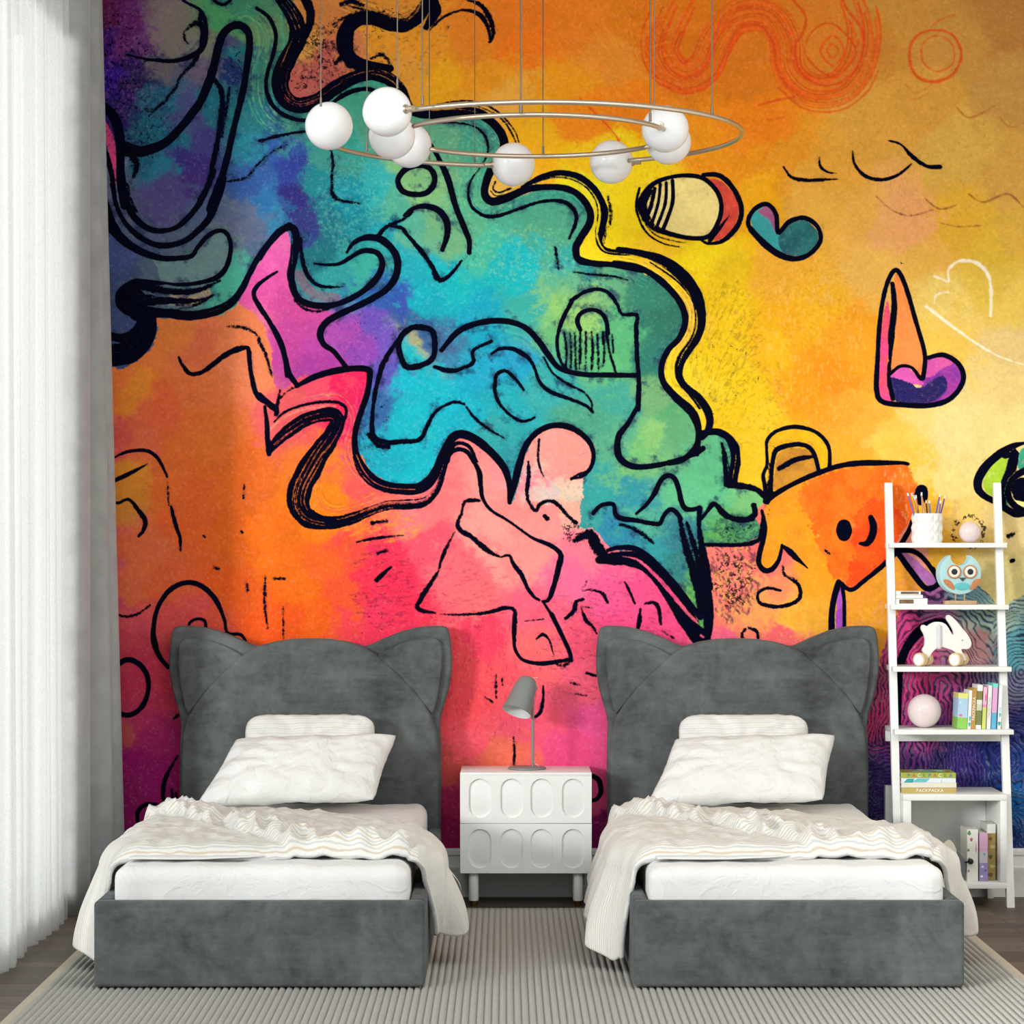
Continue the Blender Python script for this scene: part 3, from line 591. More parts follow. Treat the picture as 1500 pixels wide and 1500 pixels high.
# ---- ink
ink("""
3:5:8:8:6:4:2 .3 a 735,0 790,30 860,70 900,140 905,230 890,330 840,390 750,430 650,448 560,440 480,435 330,400
6:7:5 .6 a 870,100 865,160 880,200 880,280 870,340
2:6:4:2:3:2 1 a 880,160 820,175 780,200 750,240 755,290 775,320
6:5:4:3:4:3:1 .9 a 850,400 820,460 760,520 710,580 690,640 640,700 600,750 550,790 490,850
4 .3 a 965,0 1000,25 1050,30 1085,0
12:14:14:12:11:10 .2 a 85,758 160,785 230,850 270,960 282,1100 282,1250 290,1400 310,1510
20:14:12:11:11:12:12:11:11:11:10:9:9:9:8:9:9:11:12 .15 a 320,1090 420,1110 510,1090 610,1045 710,950 800,840 870,740 930,600 970,470 1000,340 1040,240 1110,188 1170,190 1218,240 1228,340 1210,480 1185,640 1150,790 1110,950 1070,1130 1030,1280 980,1420 940,1530
7:8:8:7:7 .7 a 940,560 1010,640 1030,740 1020,860 1005,970 985,1080 955,1220 925,1350 860,1470
3:4:2 .9 a 1080,640 1065,760 1040,900 1030,1000
3:7:7:5 .3 a 60,860 110,970 160,1080 200,1200 225,1320 245,1500
12:9:5 1 a 350,1110 400,1200 380,1290
6:10:14:15:12:10:8:7:6:6:6:6:8:6:5:3 .15 b 110,0 140,150 180,300 235,430 330,530 450,600 580,640 700,642 800,625 850,560 920,480 1000,440 1060,460 1090,540 1080,640 1050,720 990,780 900,812 800,830 700,835 600,822
4:5:6:7:8:8:8:8:9:11:12:12 .15 b 215,100 245,220 275,310 335,405 430,490 540,542 650,545 760,510 850,440 930,350 985,220 1030,60
9:9:10:9:8:7:7:7:8:8:8 .25 b 290,0 310,150 340,260 400,360 500,430 600,440 700,410 790,330 860,240 920,120 965,0
4:4:3 .9 b 330,100 350,200 400,300
4:8:10:9:8:8:8 .15 b 600,825 500,822 400,818 320,852 268,905 270,975 320,1030 400,1060
8:10:8:8:6:2 .8 b 400,845 520,865 650,885 800,885 900,860 1010,805
26:20:12:9:8:5:2 .6 b 350,925 440,950 560,950 700,955 850,950 950,925
36:30 .1 b 350,930 460,1010
6:4:3:2 .6 b 700,1000 820,985 900,950 960,910
20:18:14:13:13:13:11:9:8:8:8:9:10 .1 b 400,1050 500,1032 620,1040 760,1062 880,1052 1000,1020 1100,960 1170,870 1230,750 1290,640 1370,530 1440,450 1520,405
26:26:28:32:32:28 .05 b 480,1090 480,1180 430,1270 340,1330 240,1350 150,1350
12:14:12:10 .3 b 440,1100 400,1170 320,1220 240,1220 150,1190
3:5:6:7:6:6:6:7 .2 b 1430,740 1350,790 1280,850 1260,915 1310,1010 1370,1100 1430,1220 1480,1350 1505,1500
2:4:3:4:4:3 1 b 1070,1140 1180,1150 1270,1190 1310,1270 1350,1360 1390,1500
3:5:6:6:7:8:8:5:5:5 .3 b 710,1365 740,1430 790,1485 870,1480 960,1420 1050,1350 1150,1305 1220,1305 1230,1400 1240,1500
8:8:8:9:12:12:11:10:9:9:9:8:8:8:9:9:8:7:6:5:4:2 .12 d 0,640 60,550 130,470 200,420 255,430 265,520 250,650 230,760 250,870 290,940 370,980 480,990 590,970 700,920 800,850 870,770 900,690 880,620 830,590 750,590 660,640 590,680 500,690 400,680
5:5:6:5:4:1 .4 d 300,500 310,620 340,740 400,820 480,850 620,850
3:3:2 .8 d 260,950 330,1010 430,1030 540,1000
3:6:9:10:10:10:10:9:9:9:9:9:9:9:7:6:6 .1 d 640,600 690,530 780,490 880,500 960,560 1010,650 1000,770 930,870 820,940 700,1000 590,1050 490,1110 445,1190 470,1270 540,1320 590,1380 650,1460
6:5:4:4 .6 d 870,475 930,410 1000,380 1080,340 1120,300
4:6:8:9:9:8:6 .1 d 1060,330 1120,280 1210,260 1310,290 1370,370 1375,470 1340,580
3:6:5:7:6:8:6:4:3 .4 d 970,410 1040,420 1090,480 1170,570 1250,680 1310,790 1340,800 1400,760 1480,660
3:4 .6 d 1250,690 1290,800
8 .2 *d 1160,-40 1250,-15 1285,60 1260,130 1200,170 1100,170 1040,140 1015,70 1060,0
5:7:10:8:8:8:6 .15 B 545,640 580,700 620,790 650,900 690,1000 712,1060 712,1110
3:4:3:6:3:1 .8 c 525,1090 540,1200 530,1300 540,1430 600,1470 740,1490
8 .3 *d 1200,1150 1270,1180 1285,1280 1270,1370 1200,1420 1090,1440 1045,1390 1020,1280 1050,1200 1120,1150
4:6:7:6:6:5:6:8:8:7:6:6:5:4:4:3 .45 h 1010,90 960,170 900,280 860,420 835,560 825,700 840,800 920,840 1040,835 1170,820 1220,740 1270,640 1340,580 1430,545 1500,560
5:8 .9 h 800,780 870,860 940,870
5:7:5:5:4:4 .5 E 350,262 420,280 480,265 520,240 520,190 600,150
6:8:8:8:8:8:8:7:7:7:6 .08 E 380,190 450,110 540,70 650,60 740,85 800,140 850,210 900,268 1000,295 1120,298 1245,300
3:5:7:5:4:5:6:5:4:4 .3 E 600,205 640,182 700,185 760,222 790,270 812,330 860,372 940,402 1010,430 1045,460
2:3:4:3:2 .5 E 830,220 870,290 940,340 1000,370 1035,410 1042,445
3:4:5:5:5:4:4:3 .4 E 740,362 700,310 660,280 622,300 615,370 640,430 690,480 740,502 790,485
3:4:3:1 .5 E 490,440 530,490 580,530 660,578
5:8:9:9:8:9:8:8:8:8:8:9:11:12:14:14:16:16:14:12:12:12:12:12:11:10:9:7:6 .08 h 270,430 400,362 540,320 680,300 790,305 808,350 790,480 750,600 705,750 700,880 730,980 800,1080 900,1150 1030,1180 1150,1180 1230,1140 1290,1060 1330,960 1380,860 1420,800 1485,780 1585,820 1700,915 1785,1015 1820,1100 1832,1180 1832,1260 1832,1280
6:9:10:9:8:8:8:8:7:6:5:3 .15 E 680,850 700,780 722,690 750,610 800,550 870,520 950,530 1020,580 1048,640 1038,700 1000,742 950,752
7:8:7:8:6 .1 h 100,0 160,120 190,230 220,340 280,425
5:6:7:7:6 .2 D 730,190 737,245 747,310 768,385 805,415 850,440
8:8:9:6 .2 h 0,495 60,550 120,600 125,630
4:5:3 .7 h 120,640 140,520 150,460
2:2:2 .7 h 150,520 200,470 270,430
4:6:7:7 .2 h 40,580 55,700 58,800 70,925
9:15:18:19:19:19:22:26:30:33:35:34:30:25:20:17:15:13:13:14:14:12:8:6:5:5:5:4 .25 h 70,900 150,810 250,730 350,670 460,640 545,640 570,700 510,820 430,930 360,1050 300,1170 285,1290 340,1385 450,1425 570,1425 700,1390 820,1340 950,1300 1080,1295 1200,1280 1280,1215 1330,1120 1370,980 1400,900 1440,850 1500,850 1550,890 1590,980
2:3:3:4:4:4:3:2 .3 h 110,690 180,622 300,572 430,548 560,545 632,590 622,680 560,800
2:3:3:2 .3 h 690,950 730,1060 830,1160 980,1210 1150,1200
5:6:6:6:7:7:6:4:4:4:3:3:4:6:6:8:8:7:7:4 .2 j 480,180 500,120 560,90 620,110 670,180 710,260 722,370 740,460 800,540 900,600 1000,670 1100,740 1200,780 1270,820 1308,870 1290,960 1260,1080 1220,1190 1175,1205
4:5:3:4:6:7:6:7:6:3 .5 j 710,465 640,465 600,480 580,560 550,640 580,690 650,730 720,790 790,845 855,875
2:4:6:6:5:5:3 .3 j 870,880 930,870 960,930 1020,1010 1060,1100 1110,1170 1150,1195
2:3:5:3:4:6:7:6:5:2 .6 j 530,700 480,790 440,880 410,980 350,1080 290,1170 255,1248 300,1275 390,1290
1:2:3:4:5:5:5:5:5 .5 j 420,1298 560,1302 700,1295 800,1280 880,1255 960,1260 975,1330 970,1420 965,1510
5:4:4:4:5:6:6:4 .15 m 487,0 480,110 492,220 540,285 640,308 750,298 845,280 
5:6:6:6 .15 m 845,290 830,230 780,120 720,0
3:4:5 .1 j 1180,1210 1260,1340 1345,1510
2:5:3 1 m 750,310 800,320 850,285
3:4:3:2:1 .3 m 625,155 665,125 705,160 722,215 735,255
2:3:5:3 .5 m 668,450 665,540 650,610 618,645
1:4:3 .6 m 482,770 487,870 482,940
1:3:1 1 m 372,380 370,450 372,525
1:3 1 m 410,400 412,440
1:2.5 .9 m 300,520 345,550
7:7:6:5 .05 m 965,1010 1015,1040 1030,1110 1005,1158 965,1170
1:2 .4 m 550,42 670,30
2:3:1 1 m 840,430 900,445
1:2:1 1 m 870,500 940,510
4 1 m 940,370 1000,385
6 .4 j 1190,580 1210,600
3:5:5:4:4:5:5:5:5 .6 j 1070,180 1070,300 1060,400 1072,470 1120,540 1160,490 1230,468 1290,500 1350,570 1420,630
3:3:3:2 .4 j 1150,20 1140,150 1160,240 1182,288
2:4:4 .6 j 1380,312 1430,280 1500,255
6:12:16:14 1 i 210,560 320,510 360,590 420,660
12:18:22:18:18:20:22:24:24:24 .3 i 390,700 500,692 600,690 700,725 800,810 900,930 980,1060 1060,1180 1120,1260 1150,1290
5:7:8:9:10:10:9:9:8 .15 i 450,632 520,612 620,612 700,645 800,730 900,840 990,945 1070,1050 1130,1120
6:6:9:11:12:14:14:12 .2 i 1120,320 1120,450 1140,600 1160,760 1180,930 1190,1100 1180,1240 1160,1300
6:10:12:14:14 .9 i 980,400 1010,550 1060,720 1110,900 1150,1080
4:8:8:6 .9 i 1030,430 1085,600 1130,800 1150,950
5:6:6:6:7:7:6:6:6:6:6:7 .15 i 345,360 390,310 450,290 495,300 510,370 560,400 650,410 750,430 830,435 860,380 905,333 950,350 985,400
3:5:6:7:7:7:7:7:7:6:6 .08 i 660,362 730,300 790,220 840,120 892,82 940,105 970,180 990,270 1020,328 1080,330 1122,318
4:6:6:2 1 i 540,440 620,465 700,510 790,580
3:5:6:7:7:6:7 .3 i 1140,400 1200,322 1240,295 1290,345 1350,390 1430,412 1510,400
4:5:5:6 .4 i 1170,592 1300,592 1400,592 1510,580
4:6:6:4 .5 i 140,1130 200,1080 220,1010 272,990
3:5:4:2 .6 i 260,1060 290,1140 340,1190 372,1240
2:4:3:2 .4 i 575,860 620,950 650,1020
3:6:6 .5 i 690,1060 682,1150 665,1225
2:5:5:3 .5 i 720,1022 790,1015 825,1060 840,1170
5:4 .8 i 420,950 450,1012
1:2 1 i 265,915 300,860
1:2:3 1 i 270,925 330,920 400,938
1:2 1 i 260,1045 330,1050
1:3 1 i 850,1220 930,1270
3:7:8:8:9:9:9:10:9:8:8:8:8 .12 e 620,870 680,840 760,800 860,770 950,770 1050,800 1140,870 1200,960 1228,1060 1210,1180 1190,1270 1230,1330 1330,1350 1450,1350 1530,1370
8:9:10:13:16:18:17:16:13:11:10:9:9:9:9:9:11:12:10:6 .1 f 330,328 450,348 580,378 700,438 800,520 880,620 925,730 940,850 915,960 860,1050 800,1140 775,1240 810,1320 900,1395 960,1470 990,1530 1000,1600 975,1670 945,1710
1:1.5:1.5:1.5:1.5:1.2 .2 e 395,900 440,935 560,905 700,845 850,800 980,812 1090,870 1158,960 1180,1060 1165,1200 1180,1300 1250,1352
2:2:2 .3 e 430,830 410,880 450,910 540,880
1.2:2:2:1.5:1.5:2:3:4:3:3:3 .2 f 560,422 700,512 800,600 870,700 893,800 890,900 850,1000 780,1100 752,1200 772,1300 850,1390 925,1490
2:4:2 1 e 1250,940 1275,1060 1260,1160
1.5:2:1 1 e 1240,1160 1225,1280
1:2:2:1 .4 e 0,265 150,240 270,245 400,290 500,370 570,460 600,540
1:2:2 .4 e 270,270 400,320 500,400 560,500 575,545
16:22:24:22:18:16:14:13:13:13:12:12:10:9 .25 c 150,-20 240,100 290,250 235,400 185,530 175,640 220,720 300,752 420,715 540,630 680,560 820,525 940,555 1040,640 1090,760
14:12:10:8:5 .5 c 330,-20 375,100 350,230 300,340 250,450
11:11:11:11:12:13:13:12:11:10:10:10:10:11:12:12:12:12:14:15:14:12:12:12:12:11:11:11:11:9:8:9:9:10:10:10:10:9:8:8:7 .1 c 190,-20 240,130 240,300 170,430 130,540 125,640 160,730 230,785 320,800 430,765 550,680 680,600 820,560 950,600 1040,680 1100,790 1170,830 1300,840 1450,830 1600,830 1720,910 1785,1010 1785,1110 1720,1200 1665,1320 1650,1420 1700,1475 1800,1455 1950,1390 2100,1370 2240,1380 2340,1430 2415,1530 2420,1630 2355,1740 2318,1820 2340,1900 2450,1930 2600,1940 2800,1980
7:8:8:9:9:9:9:8:8:8:8:10:12:13:9:8:8:8 .08 f 300,427 450,450 580,512 700,612 790,730 820,850 780,970 690,1070 645,1190 660,1300 750,1410 850,1500 890,1560 915,1640 910,1740 860,1820 790,1870 700,1890
5:5:5:5:5:5:6:6:5:4 .2 c -20,60 70,130 120,250 100,400 60,530 50,650 90,760 180,842 300,880 420,872
4:7:6:6:4 .2 c 530,760 610,700 700,662 800,652 890,690
2:2:2:3:3:2:2:3:4:5:5:4:4:4:5:6:5:3 .35 e 0,400 150,400 280,430 360,510 372,620 320,720 250,820 230,920 260,1020 350,1080 450,1080 600,1030 750,980 880,970 970,1000 1020,1075 1010,1150 970,1245
2:3:3:1 .4 f 0,492 150,512 280,522 400,552
3:4:3:1 .7 e 870,1310 880,1400 890,1480
2:3:2:1 1 a 1060,1330 1200,1300 1300,1190 1400,1110 1500,1060
3:4:2 .6 a 1320,1040 1400,1000 1510,988
3 .3 c 0,1030 100,1010 200,982 340,962
16:16:16:17:18:20:22:24:22:20:16:10 .2 c 1240,-30 1180,110 1070,190 960,182 850,140 740,135 655,190 625,290 645,400 720,465 830,495 960,500
12:16:14:8 .3 c 1270,-20 1290,70 1260,140 1220,200
2:3:3:4:7:5:3 .4 B 540,130 600,75 680,45 750,60 790,110 805,175 800,185
2:5:7:6:4 .6 B 700,0 760,20 800,75 818,140 808,175
2:5:3:2 1 B 110,110 170,75 250,60 340,50
5:8:5 1 c 600,30 680,10 760,40
1.5:3:3:3:2 .6 c 600,20 700,55 850,92 1000,140 1090,130 1180,20
6:10:8 1 c 560,460 620,420 660,480
3:5:3 1 c 820,430 900,400 960,470
6:6:5:5:4:4 .2 E 950,-20 910,60 888,150 905,240 955,292
5:5:5:5:4:6:6:6:6:7:7 .3 f -20,705 80,640 180,618 262,650 320,730 360,802 462,808 460,900 465,1100 480,1300 472,1500
6:6:8:9:9:8:7:6:6:7 .08 E 1245,430 1200,510 1158,570 1158,650 1200,692 1260,702 1350,690 1430,668 1500,642 1530,620
6:7:6:5:6:6:6 .15 f 50,915 28,850 60,792 130,768 200,790 240,850 252,940
2:3:2 .7 E 920,110 930,200 925,270
2:3:2 .8 E 945,110 950,200 948,275
3:2:3 .8 E 965,110 968,180 972,270
2:4:2 .8 E 990,110 990,200 985,270
3:3:1 .8 E 1015,110 1015,200 1012,280
2:4:3 .8 E 1040,110 1045,190 1040,270
2:3:2 .8 E 1065,115 1068,200 1070,280
4:3:2 .8 E 1090,110 1095,200 1090,260
4:3:3 .5 E 1105,110 1120,200 1145,285
2:3 .5 E 1130,120 1135,200
8:9:10:14:14:14:12 .12 g 145,372 250,362 330,402 378,480 388,580 372,680 372,745
4:8:9:8 .5 g 290,450 310,560 322,650 320,750
9:9:8:8:6 .3 g 330,750 450,762 540,785 600,840 620,880
5:6:5 .2 g 120,340 115,450 108,530
10:6:5:4:4:5:5:6:5:5:5:5:6 .12 g 620,860 603,760 590,680 618,600 615,500 620,425 680,362 780,330 870,330 970,362 1040,422 1075,500 1075,630
8:6:5:7:7:6:6:6:6 .15 g 640,800 648,700 662,560 692,492 780,462 870,456 940,490 975,560 1000,665
7:8:7:5 .4 g 710,630 780,590 850,560 945,545
3:4:2 .8 g 640,600 640,700 620,760
9:7:6:7:7:7:7:8:8:7:6:4 .08 g 610,870 700,805 850,725 1000,662 1150,612 1300,592 1450,590 1600,590 1650,598
4:5:7:7:7:7:7:7:6:5:3 .12 g 580,940 602,1050 590,1150 562,1260 560,1330 600,1378 655,1368 700,1310 720,1240 728,1190
3:9:8:4:1 .2 g 735,1200 790,1245 830,1285 870,1320 915,1362
19:23:19 .0 g 1182,1055 1182,1085 1182,1115
7:10:11:10:8:4 .1 g 1378,990 1398,1060 1385,1130 1350,1180 1300,1180
6:6:6:7:8:7:6 .08 G 985,1055 1040,1092 1100,1050 1180,985 1240,920 1290,840 1310,790
8:8:9:9 .1 G 985,1060 965,1130 955,1200 955,1300
5:5:5 .1 G 1000,1065 1010,1150 1010,1300
8:8:8:7:6 .05 G 1240,920 1300,1005 1370,1085 1425,1060 1400,1000
8:7:6:6 .05 G 1240,918 1320,925 1380,980 1430,1060
3:5:5:5:5:5:4:4:3 .4 G 770,1040 812,1075 812,1130 760,1160 700,1165 640,1150 632,1108 670,1085 730,1095
2:4:3:3 .8 G 740,990 750,1030 800,1050
5:5:5:6:6:5 .4 g 140,1190 300,1190 450,1188 560,1150 575,1080 590,1000
6:6:10:14:14 .5 g 130,930 120,1050 140,1200 170,1400 185,1500
3:6:7:7:8:8:7 .4 g 150,990 230,890 290,962 380,1000 480,1002 530,960 520,900
6:6:6:5 .15 g -20,860 20,920 70,932 130,918
3:4:4 .6 G 575,1265 560,1290 575,1320
3:4:4 .6 G 590,1260 625,1275 632,1325
2:4:2 1 g 1045,1230 1080,1260
7:7:5:6:6:6:6:6:6:7:9:10 .1 *C 95,745 135,680 200,650 280,643 340,662 385,720 388,790 348,862 280,872 190,852 130,820
5:7:7:7:7:7:7:4:3 .15 C 325,640 385,643 435,690 465,760 452,825 400,880 345,892 318,878
6:4:1 .2 C 350,880 390,830 420,790
6:8:6 .1 C 132,700 108,755 135,820
5:5:5 .05 C 213,662 212,745 178,842
4:4:4 .1 C 190,670 186,745 155,832
4:4:4 .1 C 168,675 160,745 135,825
5:5:5 .2 C 148,690 135,750 118,800
3:3:2.5:2:1 .2 C 92,688 80,760 110,842 170,888 240,905
1:1.5:1 .4 C 100,800 150,860 230,885 260,888
6:6:6:6:6:6:6:6:6:7:9:9:8 .08 *C 500,840 492,800 518,762 560,748 592,785 600,852 640,812 695,798 742,828 755,880 715,930 655,948 580,918
2:5:4:1 .4 C 620,612 650,650 710,660 820,655
1:4:3:1 .4 C 750,575 755,610 780,630 812,635
2:4:5:5:4:2 .3 C 872,555 880,602 920,645 980,658 1040,640 1088,600
2:3:6:5:6 .3 C 1005,515 1050,530 1090,572 1140,607 1192,612
6:6:6:6:6:6:6:6:6:7:7:7:7:7:7:7:5 .08 C 1130,1385 1137,1300 1105,1180 1065,1045 1035,990 1008,1015 985,1090 970,1200 964,1310 960,1425 980,1470 1050,1482 1150,1485 1230,1460 1277,1395 1262,1335 1205,1300 1150,1310
4:4:4:5:4 .1 C 1005,1375 1045,1342 1090,1347 1125,1388 1137,1340
6:9:9:5 .3 C 1018,1040 1025,1120 1015,1220 1010,1310
4:5:6 .3 C 1012,1300 1005,1380 1020,1460
3:9:11:12:12:12:10:8:10:10:7 .05 k 1510,205 1380,242 1230,332 1100,452 1025,580 1022,690 1100,770 1230,835 1320,900 1420,950 1520,945
12:14:12:10:6 .4 k 1400,320 1370,470 1310,600 1270,720 1290,840
9:9:9:9:9:9 .05 k 1510,495 1400,560 1340,660 1340,770 1400,860 1510,925
8 .3 k 1300,340 1340,330
15:20:20:16 .05 k 1420,700 1460,650 1500,650 1500,760
12:13 .1 k 1430,760 1490,770
17:20:10 .1 p 1350,719 1349,728 1348,735
6:6 .3 k 1370,1440 1385,1435
6:4 1 k 1340,1180 1390,1160
2:4:5:5:4:3 .2 D 140,662 200,635 280,630 330,660 360,712 375,745
1:1.5:1 .8 D 375,765 382,870
3:6:5:2 .3 D 392,875 410,950 430,1010 433,1070
5:6:6:4:1 .1 D 105,778 180,745 240,715 290,688
2:4:4:6:7:6:4 .3 D 110,855 160,860 205,845 245,888 278,940 270,980 250,1005
2:3:4:3:2 .7 D 125,1320 160,1352 200,1360 250,1345 298,1310
4:6:6:6:7:7:7:7:5:4:4:3 .15 D 330,1490 315,1420 330,1330 370,1260 420,1222 480,1210 540,1235 590,1290 625,1372 640,1432 700,1440 730,1495
4 .2 D 470,1425 475,1385 510,1370 540,1380 545,1425
2:4:3:1 .5 D 1210,1032 1290,1015 1412,1002
6:6:3 .3 D 1295,1200 1325,1170 1358,1142
2:4:3:2 1 D 805,1180 803,1300 815,1410
1:2:1 1 D 885,1320 885,1470
2 .9 D 712,780 712,840
3 .3 D 700,985 705,990
3 .3 D 535,1005 540,1010
3 1 D 580,1145 600,1148
3 1 D 845,1193 890,1193
3 1 D 725,1215 727,1245
7:6:7:8:7:6:7:7:7:7:7 .12 *n 108,440 120,355 160,300 218,285 280,318 322,380 332,460 312,542 270,602 210,632 150,618 118,565
4:6:5:3 .1 n 265,1305 265,1240 312,1195 382,1190
2:4:6:6:5 .5 n 515,890 462,980 430,1060 425,1150 445,1225
6:6:7:6 .2 n 375,0 360,150 400,260 455,330
3 .8 n 480,1100 485,1180
4 .8 n 505,1120 505,1150
2:5 .4 n 490,655 515,635
""")
for s, r in [('D 1270,950 1340,940', 4), ('D 1300,1080 1340,1070', 4)]: ink('%d 1 %s' % (r, s))

# bright hairlines left open inside the heavy bands
carve('1.2 h 70,900 150,810 250,730 350,670 460,640 545,640 570,700 510,820 430,930 360,1050 300,1170 285,1290 340,1385 450,1425 570,1425 700,1390 820,1340 950,1300 1080,1295 1200,1280 1280,1215 1330,1120 1370,980',
      [(3, .02, .13, 1.6), (-3, .05, .2, 1.2), (5.5, .12, .24, 1.4), (-6, .22, .36, 1.6), (3, .26, .4, 1.4), (8, .3, .5, 2.2), (2, .33, .52, 1.6), (-4, .3, .5, 2.4), (-9, .34, .52, 2.2), (5, .42, .55, 1.4), (0, .5, .6, 1), (-4, .62, .98, 2.6), (-1.5, .7, .95, 1.2), (4, .66, .8, 1.2), (4, .5, .6, 1.2)])
carve('1 c 150,-20 240,100 290,250 235,400 185,530 175,640 220,720 300,752 420,715 540,630 680,560 820,525 940,555 1040,640 1090,760',
      [(-6, .0, .12, 1.2), (-2, .0, .2, 1), (4, .02, .16, 1.2), (8, .18, .34, 1.6), (-4, .3, .45, 1.2), (2, .36, .7, 1.6), (-2, .42, .62, 1.2), (5, .4, .55, 1), (-1, .66, .86, 1.4), (3.5, .78, .95, 1.4), (-4, .8, .93, 1)])
carve("""1:4:5:6:6:5:3 i 560,675 660,695 740,755 850,865 950,985 1050,1105 1150,1195
4 i 1135,1255 1150,1265
1 b 150,1325 250,1332 340,1312 400,1250 440,1150
.8 b 150,1270 240,1275 330,1240
.8 b 385,920 470,895 550,895
1 b 405,962 500,930 600,925
2:4:3 b 480,990 620,1002 800,990
.8 b 900,1045 1000,1010 1060,975
1.5:3:2:1 f 168,120 178,250 230,335 320,352
1 f 300,352 450,372 600,420 680,465
1.2 g 390,520 385,600 365,700
1 g 328,560 335,700
1.2 d 240,470 245,580 238,700
1.5 h 710,930 760,1040 840,1130 960,1175 1140,1185
1 e -40,312 150,300 300,322
1 f 905,800 905,900 870,985 810,1080 765,1180
1.4 C 235,662 232,745 200,842
1.4 C 201,665 198,745 168,838
1.4 C 180,672 174,745 146,830
1.2 C 160,680 150,745 128,812
1.2 h 100,860 170,800 240,750
2 c 1180,30 1150,90 1080,150
.8 k 1400,520 1330,600 1290,740""")

# ---- the swirling combed lines low on the right
ms = inside(smoothp(SWP))
Xs, Ys = PX[ms], PY[ms]
wn = 34*fbm(Xs, Ys, 55, 4, 21)
r1 = np.where(Ys < 1000, np.hypot(Xs-1378, (Ys-1000)*.72), np.abs(Xs-1378)*(1-.0006*(Ys-1000)))
r2 = np.hypot((Xs-1496)*1.1, Ys-985); r3 = np.hypot(Xs-1470, (Ys-1115)); r4 = Ys+.25*Xs
w1 = np.clip((1458-Xs)/14, 0, 1)
ph = np.where(Xs < 1456, r1+wn*1.2, np.where(Ys < 1050, r2+wn, r3*1.05+wn))
ph = np.where((Xs < 1325+wn) & (Ys > 1090), r4+wn*1.4, ph)
ph = np.where((Xs > 1456) & (Ys > 1130), .8*Ys-.5*Xs+wn*2.2, ph)
per = 5.2+1.6*vnoise(Xs, Ys, 70, 33)
lw = np.where(Ys < 1000, -.15, .1)+1.6*fbm(Xs, Ys, 30, 3, 44)
sd = (-np.sin(ph*2*np.pi/6.2)+.35-lw*1.2)*1.1
big = np.abs(r1-62)-6
LW = np.clip(.65-sd/.8, 0, 1)*(.72+.8*np.clip(fbm(Xs, Ys, 9, 2, 71)+.45, 0, 1)*.6)
LW = np.clip(LW, 0, .93)[:, None]
navy = np.array(lin('#0c1040')[:3], np.float32)
COL[ms] = COL[ms]*(1-LW)+navy*LW
hl = (np.clip(np.sin(ph*2*np.pi/6.2+.9)*1.4-.9, 0, 1)*np.clip(fbm(Xs, Ys, 14, 3, 75)*4, 0, .5))[:, None]
COL[ms] = COL[ms]*(1-hl)+np.array(lin('#b8c8d8')[:3], np.float32)*hl
bg2 = np.where((Xs < 1395) & (Ys < 1090), big, 9)
tmp = INK[ms]; tr = RGH[ms]; k = bg2 < tmp; tmp[k] = bg2[k]; tr[k] = .3; INK[ms] = tmp; RGH[ms] = tr

# ---- splatter and crackle: strength map
SPK = np.zeros((NYg, NXg), np.float32)
for cx_, cy_, rx, ry, v in [(170,90,70,110,.75),(205,180,50,80,.7),(345,100,22,45,.7),(310,190,30,50,.35),(480,70,45,60,.85),(455,115,40,30,.8),
        (560,30,70,30,.7),(650,20,60,40,.6),(270,250,50,50,.3),(500,250,70,70,.3),(1075,850,42,60,.95),(1080,775,40,25,.75),(1120,745,14,30,.6),
        (600,500,40,25,.45),(540,480,50,40,.45),(560,840,60,70,.35),(540,900,50,45,.45),(900,890,80,50,.35),(830,1000,70,80,.3),(700,1010,60,70,.25),
        (860,430,50,70,.4),(1060,540,80,120,.42),(840,780,30,22,.8),(560,620,18,60,.5),(690,660,50,40,.35),(1400,100,90,80,.2),(1330,390,50,30,.3),
        (190,220,30,40,.7),(1160,650,40,25,.5),(760,400,60,30,.25),(980,800,60,50,.3),(240,490,60,20,.2),(1130,830,26,26,.4),(1090,250,40,30,.15)]:
    d = ((PX-cx_)/rx)**2+((PY-cy_)/ry)**2
    SPK = np.maximum(SPK, v*np.clip(1.25-d, 0, 1))
d = np.abs(np.hypot((PX-1419)/1.0, (PY-780)/1.0)-22)
SPK = np.maximum(SPK, 1.0*np.clip(1.3-d/7, 0, 1))
SPK = np.maximum(SPK, .9*np.clip(1.2-np.hypot(PX-1483, PY-784)/9, 0, 1))
RGH = np.maximum(RGH, 0)
FIN = np.maximum(INK, -CRV)

# dry dark smudges dragged off the ink lines
sm = np.clip(.42-INK/22+2.6*fbm(PX, PY, 16, 5, 301, .75)-.28, 0, 1)*mc*(INK < 13)
sm2 = np.clip(.30-INK/16+2.4*fbm(PX, PY, 9, 4, 311, .8)-.32, 0, 1)*(~mc)*(INK < 13)*.5
sm = np.clip(sm*1.5, 0, .8)[..., None]
COL = COL*(1-sm)+np.array(lin('#102450')[:3], np.float32)*sm
sm2 = np.clip(sm2, 0, .6)[..., None]
COL = COL*(1-sm2)+np.array(lin('#5a1830')[:3], np.float32)*sm2
gr = 1+.20*fbm(PX, PY, 5, 3, 401, .8)[..., None]+.16*fbm(PX, PY*1.5, 30, 4, 411)[..., None]
lum = COL.mean(-1, keepdims=True)
COL = np.clip((lum+(COL-lum)*1.06)*gr*1.09, 0.002, 1)

